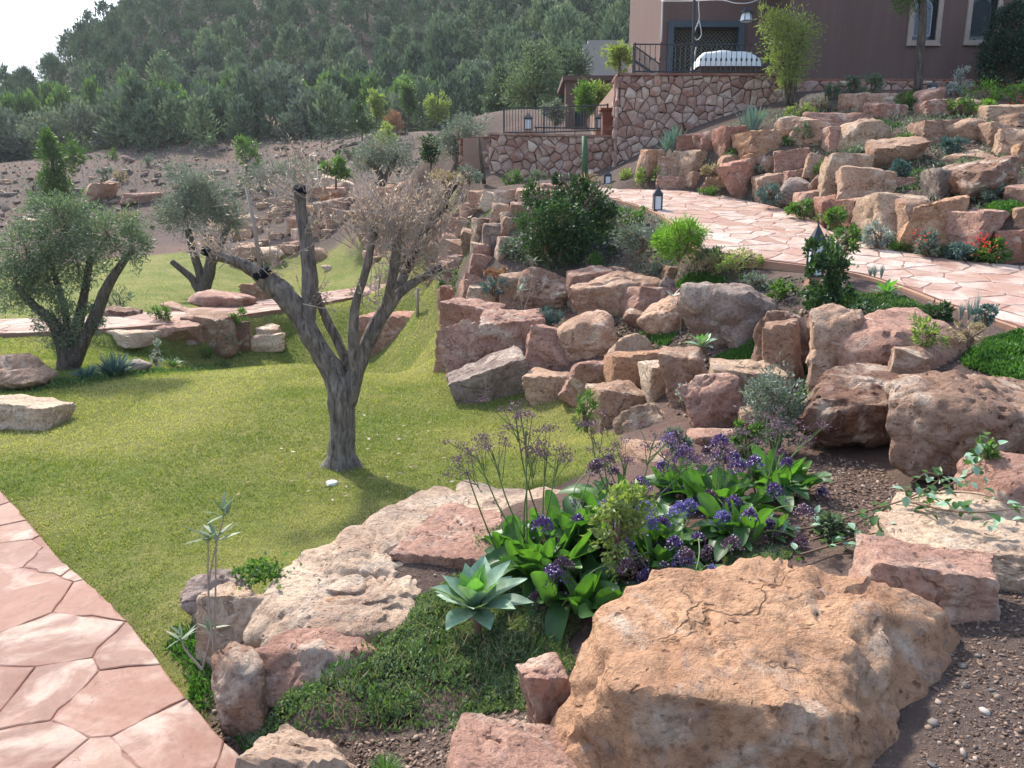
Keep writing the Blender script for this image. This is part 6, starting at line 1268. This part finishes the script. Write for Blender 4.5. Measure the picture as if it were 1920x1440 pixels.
# --- trees of the middle distance
px_tree('olive_tree', 'leafy olive tree with forked trunk at the left of the lawn', (130, 692), [[(128, 700, 30, 0), (128, 670, 27, 0), (118, 635, 22, 0), (95, 600, 14, 0), (60, 570, 11, 0), (30, 535, 9, 0)], [(135, 680, 24, 0), (155, 640, 17, 0), (180, 590, 15, 0), (200, 540, 13, 0), (225, 500, 10, 0), (248, 470, 7, 0)], [(135, 660, 18, .1), (150, 590, 13, .2), (160, 540, 10, .3), (170, 480, 8, .3)], [(128, 670, 14, 0), (125, 600, 10, .2), (110, 540, 8, .3), (90, 480, 6, .4)]],
        [(120, 430, 80, 62, .2), (50, 470, 62, 62, 0), (200, 440, 76, 56, 0), (250, 460, 40, 40, 0), (30, 530, 48, 56, -.1), (90, 520, 60, 60, .2), (110, 395, 70, 34, .3), (145, 490, 60, 50, .3), (110, 600, 45, 60, 0), (170, 600, 26, 40, 0), (20, 570, 26, 30, 0), (130, 650, 30, 34, 0)], 24000, .052, .017, 'olive_leaf', seed=3, shell=.4, clump=.13, n=12, thin_=.72)
px_tree('olive_tree', 'grey-green olive tree with bare limbs beyond the middle path', (380, 560), [[(380, 568, 15, 0), (382, 540, 13, 0), (392, 510, 11, 0), (396, 480, 9, 0), (390, 440, 7, 0)], [(378, 550, 10, 0), (360, 522, 7, 0), (340, 505, 6, 0), (322, 490, 5, 0)], [(382, 545, 9, 0), (374, 510, 8, 0), (365, 480, 7, 0), (352, 430, 6, 0)], [(395, 500, 8, 0), (410, 470, 6, 0), (425, 430, 5, 0)]],
        [(350, 395, 50, 50, 0), (400, 385, 58, 52, 0), (370, 350, 50, 34, 0), (425, 410, 34, 36, 0), (320, 400, 26, 32, 0), (340, 325, 36, 22, .4)], 13000, .085, .024, 'olive_grey', seed=4, shell=.3, clump=.2)
px_tree('olive_tree', 'rounded blue-grey olive tree left of the terrace walls', (715, 345), [[(715, 350, 7, 0), (712, 325, 6, 0), (690, 300, 5, 0)], [(718, 345, 6, 0), (735, 310, 5, 0), (745, 290, 4, 0)]], [(715, 285, 52, 34, 0), (690, 300, 34, 26, 0), (745, 295, 36, 28, 0)], 5000, .1, .03, 'olive_grey', 30, seed=5, shell=.4)
px_tree('olive_tree', 'blue-grey olive tree behind the left end of the stone wall', (858, 310), [[(862, 315, 6, 0), (856, 285, 5, 0), (850, 255, 4, 0)]], [(860, 255, 40, 34, 0), (885, 245, 34, 30, .5), (845, 275, 30, 28, 0)], 4000, .1, .03, 'olive_grey', 26, seed=6, shell=.4)
px_tree('columnar_tree', 'tall narrow weeping green tree at the left behind the olive', (100, 400), [[(102, 410, 4, 0), (100, 330, 3, 0), (95, 260, 2, 0)]], [(95, 270, 18, 28, 0), (100, 310, 26, 40, 0), (105, 345, 28, 30, 0), (90, 255, 14, 16, 0), (138, 290, 16, 34, 0), (105, 365, 24, 20, 0)], 5200, .16, .04, 'mid_leaf', 38, seed=7, shell=.3, curl=.4)
px_tree('young_tree', 'small round-crowned green tree on the slope right of the columnar one', (462, 325), [[(462, 330, 2, 0), (462, 300, 2, 0)]], [(462, 280, 20, 22, 0), (468, 300, 20, 18, 0), (455, 268, 12, 12, 0)], 1600, .13, .06, 'mid_leaf', 42, seed=8)
px_tree('young_tree', 'slim dark young tree with bare stem on the slope above the olive', (679, 262), [[(679, 265, 1.5, 0), (679, 235, 1.2, 0)]], [(678, 220, 16, 20, 0), (684, 235, 14, 14, 0), (672, 205, 10, 12, 0)], 1200, .13, .06, 'dark_leaf', 44, seed=9)
px_tree('young_tree', 'small drooping dark green tree left of the stone wall end', (808, 320), [[(808, 330, 1.8, 0), (808, 280, 1.4, 0)]], [(808, 270, 17, 18, 0), (806, 290, 14, 14, 0)], 1200, .12, .05, 'dark_leaf', 27, seed=10)
px_tree('young_tree', 'small bright green tree left of the rounded olive', (628, 345), [[(630, 355, 1.8, 0), (630, 320, 1.4, 0)]], [(628, 312, 26, 18, 0), (640, 325, 18, 14, 0), (610, 318, 12, 10, 0)], 1400, .12, .06, 'mid_leaf', 32, seed=11)
px_tree('young_tree', 'yellow-green tall shrub behind the rounded olive tree', (722, 280), [], [(720, 250, 14, 26, 0), (730, 262, 14, 14, 0)], 900, .12, .05, 'lime_leaf', 36, seed=12)
px_tree('olive_tree', 'pale grey olive behind the dry twig crown', (520, 345), [], [(520, 325, 60, 22, 0), (560, 318, 50, 20, 1), (480, 330, 40, 18, 0)], 4200, .11, .03, 'olive_grey', 36, seed=13, cat='shrub')
SH('rust_bush', 'rust-brown dry round bush on the slope', 738, 245, 46, 38, 'rust_twig', 1600, .14, .03, Y=46, seed=14, lob=3)
for i, a in enumerate([(220, 590, 70, 62, 'olive_leaf', 'leafy bush with long leaves in front of the middle path'), (445, 625, 40, 50, 'mid_leaf', 'small palm-like sprout beside the lawn rock group'), (298, 610, 40, 50, 'mid_leaf', 'small dracaena-like plant at the edge of the middle path'), (415, 660, 60, 40, 'olive_leaf', 'grey-green tuft in front of the lawn rock group')]):
    b = G(a[0], a[1]); SH('small_shrub', a[5], a[0], a[1], a[2], a[3], a[4], 500, .09, .022, seed=120+i, lob=3)
tuft('blue_grass', 'blue-green spiky tuft under the left olive tree', 215, 705, 120, 62, 'blue_leaf', 260, .018, seed=2, droop=.2); tuft('blue_grass', 'smaller blue-green tuft left of the spiky one under the olive', 165, 712, 80, 46, 'blue_leaf', 120, .018, seed=3, droop=.3)
tuft('strap_plant', 'dark strappy plant beside the tan rock at the left edge', 95, 712, 70, 30, 'mid_leaf', 70, .025, seed=4, droop=.5); tuft('strap_plant', 'strappy green plant right of the silvery sage on the lawn', 325, 688, 44, 34, 'cover_leaf', 60, .02, seed=5, droop=.4); tuft('strap_plant', 'grassy tuft right in front of the lawn rock group', 390, 672, 44, 40, 'mid_leaf', 60, .018, seed=6, droop=.3); tuft('grass_tuft', 'dark grassy tuft behind the pollarded trunk by the middle path', 560, 585, 26, 24, 'blue_leaf', 40, .02, seed=8)
tuft('strap_plant', 'strappy tuft at the far left under the tan rock', 30, 730, 80, 30, 'cover_leaf', 80, .02, seed=7, droop=.5)
SH('silver_plant', 'silvery sage plant with upright spikes on the lawn edge', 295, 690, 36, 60, 'silver_leaf', 300, .05, .016, seed=130, lob=3)
cover('weed_strip', 'low weeds along the planted strip at the lawn edge', [(60, 722), (200, 708), (330, 690), (450, 655), (520, 640), (440, 668), (330, 700), (180, 722), (60, 735)], 'cover_leaf', 4000, .06, .02, .06, 15)
for i, (a, b_, rp, Y, lab) in enumerate([((783, 594), (783, 540), 3.2, None, 'short grey post on the lawn right of the red pyramid rock')]):
    p0 = G(*a) if Y is None else P(*a, Y); p1 = P(*b_, p0[1]); 
    if Y: p0 = np.array([p0[0]+(p0[0]-p1[0])*(p0[2]-H1(p0[0], p0[1]))/(p1[2]-p0[2]), p0[1], H1(p0[0], p0[1])])
    V, F = tube([p0, (p0+p1)/2, p1], [rp*p0[1]/FPX]*3, 8, True, .1); obj('wooden_stake', mesh_py('wooden_stake', V, F, True), M['twig'], label=lab, cat='stake')
b = G(622, 908); V, F = tube([b+[0, 0, -.02], b+[0, 0, .02], b+[0, 0, .026]], [.05, .05, .04], 14); obj('ground_light', mesh_py('ground_light', V, F, True), plain('pale_plastic', (.6, .62, .6), .4), label='small round pale ground light in the grass below the trunk', cat='light')
r = np.random.default_rng(8)
fl = gxy([(560, 800), (900, 800), (800, 900), (680, 950), (500, 940)]); q = fl.min(0)+(fl.max(0)-fl.min(0))*r.random((70, 2)); lfm = np.stack([q[:, 0], q[:, 1], height(q[:, 0], q[:, 1])+.03], 1)
obj('fallen_leaves', leaf_mesh('fallen_leaves', lfm, np.c_[r.normal(size=(70, 2)), np.zeros(70)], .05, .02, .1, 0, 4), M['dry_leaf'], label='dry fallen leaves scattered on the lawn under the tree', cat='leaves', kind='stuff')

# ------------------------------------------------------------------ hillside wood
def hill_mesh(seed, n, tall, L=.34):
    r = np.random.default_rng(seed); rad = 1.0; k = n//14; t = r.random(k)**.8; prof = (np.sin(np.pi*np.clip(t*.9+.1, 0, 1))**.7)*(1-.35*t) if tall else np.sqrt(np.maximum(1-(2*t-1)**2, .02))*(1-.15*t)
    a = r.uniform(0, 2*math.pi, k); rr = prof*r.uniform(.55, 1.1, k); cc = np.stack([np.cos(a)*rr*rad, np.sin(a)*rr*rad, .15+t*(2.9 if tall else 2.1)], 1); idx = r.integers(0, k, n)
    p = cc[idx]+r.normal(size=(n, 3))*[.17, .17, .2]; d = unit(p-[0, 0, .8])+r.normal(size=(n, 3))*.5+[0, 0, .5]
    V, F, v = leaf_arrays(p, d, L*r.uniform(.6, 1.3, n), L*.5*r.uniform(.6, 1.3, n), .2, 0, seed)
    v = np.clip(v*.6+.4*np.repeat(_hash(idx, idx*3, idx*7, seed), 4), 0, 1)
    tv, tf = tube([(0, 0, -.6), (0, 0, .8), (.05, 0, 1.8)], [.11, .08, .03], 5); tf = [f for f in tf if len(f) == 4]; tri = np.array([[f[0], f[1], f[2]] for f in tf]+[[f[0], f[2], f[3]] for f in tf])+len(V)
    return np.vstack([V, tv]), np.vstack([F, tri]), np.r_[v, np.zeros(len(tv))]
HV = [hill_mesh(10+i, 900, i % 3 != 2) for i in range(7)]; HM = []
for i, (V, F, v) in enumerate(HV):
    me = mesh_np('hill_tree', V, F, attr={'v': v}); me.materials.append(M[('hill_leaf', 'hill_leaf', 'hill_grey', 'hill_leaf', 'hill_leaf', 'hill_grey', 'hill_leaf')[i]]); HM.append(me)
r = np.random.default_rng(99); cand = []
NT = 40000; az = r.uniform(-.72, .40, NT); dd = 58+130*r.random(NT); X = np.sin(az)*dd; Yy = np.cos(az)*dd; Zz = height(X, Yy)
gapn = fbm(np.stack([X*.035, Yy*.035, 0*X], 1), 3, 17); el = (Zz-CAMZ)/dd
emax = .315
order = np.argsort(r.random(NT)); cellmap = {}; sel = []
for i in order:
    if (gapn[i] > .42 and az[i] < -.16) or (-.57 < az[i] < -.34 and 2 < dd[i]-np.interp(az[i], [-.7, -.45, -.2], [88, 76, 66]) < 8) or el[i] > emax or el[i] < .07: continue
    if 17 > X[i] > 4 and Yy[i] < 45: continue
    m = 1.55+.007*dd[i]
    kx, ky = int(X[i]//4), int(Yy[i]//4); near = [q for a in (-1, 0, 1) for b in (-1, 0, 1) for q in cellmap.get((kx+a, ky+b), ())]
    if any((q[0]-X[i])**2+(q[1]-Yy[i])**2 < m*m for q in near): continue
    cellmap.setdefault((kx, ky), []).append((X[i], Yy[i])); sel.append(i)
sel.sort(key=lambda i: dd[i]); print('hill trees', len(sel))
rest_V, rest_F, rest_v, off = [], [], [], 0
for j, i in enumerate(sel):
    s = r.uniform(.72, 1.3); vi = int(r.integers(0, 7)); rot = r.uniform(0, 6.28); sz = (s*r.uniform(.95, 1.25), s*r.uniform(.95, 1.25), s*r.uniform(.9, 1.2))
    if j < 300:
        o = obj('hillside_tree', HM[vi], None, None, (X[i], Yy[i], Zz[i]-.15), 'dark grey-green conifer among many on the wooded hillside', 'tree', 'trees on the wooded hillside'); o.rotation_euler[2] = rot; o.scale = sz
    else:
        V, F, v = HV[vi]; c, s_ = math.cos(rot), math.sin(rot); W_ = V*np.array(sz); W_ = np.stack([W_[:, 0]*c-W_[:, 1]*s_+X[i], W_[:, 0]*s_+W_[:, 1]*c+Yy[i], W_[:, 2]+Zz[i]-.15], 1)
        k = slice(0, 900*2, 1); sub = F[r.random(len(F)) < .5]; rest_V.append(W_); rest_F.append(sub+off); rest_v.append(np.clip(v*.65+.35*r.random(), 0, 1)); off += len(V)
if rest_V: obj('far_wood', mesh_np('far_wood', np.vstack(rest_V), np.vstack(rest_F), attr={'v': np.concatenate(rest_v)}), M['hill_leaf'], label='far dark conifers merging into one mass near the hill crest', cat='wood', kind='stuff')
# the row of fresher trees and grey bushes along the foot of the hill
GM = []
for i in range(4):
    V, F, v = hill_mesh(40+i, 1100, True, .3); me = mesh_np('bank_tree', V, F, attr={'v': v}); me.materials.append(M['hill_green']); GM.append(me)
GB = []
for i in range(3):
    V, F, v = hill_mesh(50+i, 1300, False, .26); me = mesh_np('bank_bush', V, F, attr={'v': v}); me.materials.append(M['hill_grey']); GB.append(me)
r = np.random.default_rng(4)
def bank(kind, px, py, w, h, Y):
    b = P(px, py, Y); b[2] = H1(b[0], b[1])-.1; s = Y/FPX; me = (GM if kind else GB)[int(r.integers(0, 4 if kind else 3))]
    o = obj('bank_tree' if kind else 'bank_bush', me, None, None, b, 'fresh green bushy tree in the row at the foot of the hill' if kind else 'grey-green rounded bush in front of the row at the foot of the hill', 'tree' if kind else 'bush', 'green trees at the foot of the hill' if kind else 'grey bushes at the foot of the hill'); o.rotation_euler[2] = r.uniform(0, 6); top = P(px, py-h, Y)[2]
    o.scale = (w*s/2.1, w*s/2.1, max((top-b[2])/(3.1 if kind else 2.3), .3))
for px in range(-60, 960, 26):
    by = np.interp(px, [0, 200, 400, 600, 800, 960], [262, 240, 232, 232, 235, 240]); bank(True, px+r.uniform(-8, 8), by, r.uniform(40, 64), r.uniform(50, 84), r.uniform(64, 70))
for px, w, h, py in ((20, 90, 80, 300), (90, 80, 70, 290), (225, 80, 66, 248), (270, 70, 66, 252), (310, 66, 60, 258), (400, 100, 84, 262), (520, 120, 110, 252), (-40, 90, 100, 310), (50, 100, 66, 330), (10, 80, 60, 335), (460, 60, 50, 256), (600, 70, 60, 246), (150, 80, 60, 262)):
    bank(False, px, py, w, h, 60)
for i, a in enumerate([(1000, 235, 110, 160, 34, 'big dark loose tree behind the lower terrace railing'), (1060, 230, 90, 150, 36, 'tall dark tree between the lower terrace and the house'), (940, 240, 70, 120, 38, 'dark tree left of the big loose one behind the terrace')]):
    px_tree('dark_tree', a[5], (a[0], a[1]), [[(a[0], a[1]+10, 4, 0), (a[0]+3, a[1]-60, 3, 0), (a[0], a[1]-a[3]*.8, 2, 0)]], [(a[0], a[1]-a[3]*.5, a[2]*.45, a[3]*.4, 0), (a[0]-a[2]*.2, a[1]-a[3]*.3, a[2]*.3, a[3]*.26, 0), (a[0]+a[2]*.2, a[1]-a[3]*.65, a[2]*.28, a[3]*.28, 0), (a[0], a[1]-a[3]*.85, a[2]*.2, a[3]*.16, 0)], 5200, .17, .06, 'hill_leaf', a[4], seed=150+i, shell=.3)
for i, a in enumerate([(1115, 215, 50, 60, 26, 'lime_leaf', 'pale green young tree left of the house terrace'), (1160, 150, 60, 70, 24, 'lime_leaf', 'leafy pale green tree beside the terrace railing'), (1095, 235, 40, 80, 24.5, 'mid_leaf', 'slender young tree inside the lower terrace'), (1040, 242, 44, 50, 22, 'olive_grey', 'small grey-green shrub behind the mesh railing'), (765, 240, 26, 90, 56, 'hill_green', 'slim poplar-like sapling standing in the row'), (820, 240, 40, 60, 54, 'lime_leaf', 'light green sapling right of the poplar-like one'), (705, 240, 22, 70, 50, 'lime_leaf', 'thin pale sapling above the rust bush')]):
    px_tree('sapling', a[6], (a[0], a[1]), [[(a[0], a[1], 2, 0), (a[0]+2, a[1]-a[3]*.5, 1.5, 0), (a[0], a[1]-a[3]*.9, 1, 0)]], [(a[0], a[1]-a[3]*.7, a[2]*.5, a[3]*.32, 0), (a[0]+4, a[1]-a[3]*.45, a[2]*.4, a[3]*.2, 0)], 1500, .11*a[4]/26, .04*a[4]/26, a[5], a[4], seed=170+i, shell=.2)
# white-grey scree outcrop on the slope
SC_ = G(790, 290)
for i, a in enumerate([(605, 335, 680, 352, 'w', 'pale flat ledge behind the dry crown')]):
    B(Z0, *a[:4], a[4], 'slab', 4, a[5])
# ------------------------------------------------------------------ far mountain and the air
mx, my = np.meshgrid(np.linspace(-1, 1, 70), np.linspace(0, 1, 40)); u, v = mx.ravel(), my.ravel()
Xm = 2*(-760+620*u); Ym = 2*(900+330*v); crest = 2*np.interp(Xm/2, [-1400, -1000, -780, -640, -560, -420, -140], [300, 300, 292, 258, 236, 190, 120])
Zm = crest*np.sin(np.pi*.5*np.clip(v*1.25, 0, 1))+28*fbm(np.stack([Xm*.006, Ym*.006, 0*u], 1), 5, 8)-10
i_ = (np.arange(39)[:, None]*70+np.arange(69)[None]).ravel()
sM = N('far_mountain_slope', .95, .1); cM = sM.coord('Object'); sM.color(sM.mix(sM.ramp(sM.noise(cM, .03, 6, .65), [(.4, 0), (.6, 1)]), (.07, .085, .06), (.22, .17, .13)))
obj('mountain', mesh_np('mountain', np.stack([Xm, Ym, Zm], 1), np.stack([i_, i_+1, i_+71, i_+70], 1), True), sM.m, kind='structure')
hz = bpy.data.materials.new('haze'); hz.use_nodes = True; t = hz.node_tree; t.nodes.remove(t.nodes['Principled BSDF']); pv = t.nodes.new('ShaderNodeVolumePrincipled')
pv.inputs['Color'].default_value = (.86, .92, 1, 1); pv.inputs['Density'].default_value = .0004; pv.inputs['Anisotropy'].default_value = .35; t.links.new(pv.outputs[0], t.nodes['Material Output'].inputs['Volume'])
obj('haze', MB().box(-2600, 2600, -1300, 3100, -60, 660).mesh('haze'), hz, label='pale haze filling the valley air', cat='haze', kind='stuff')
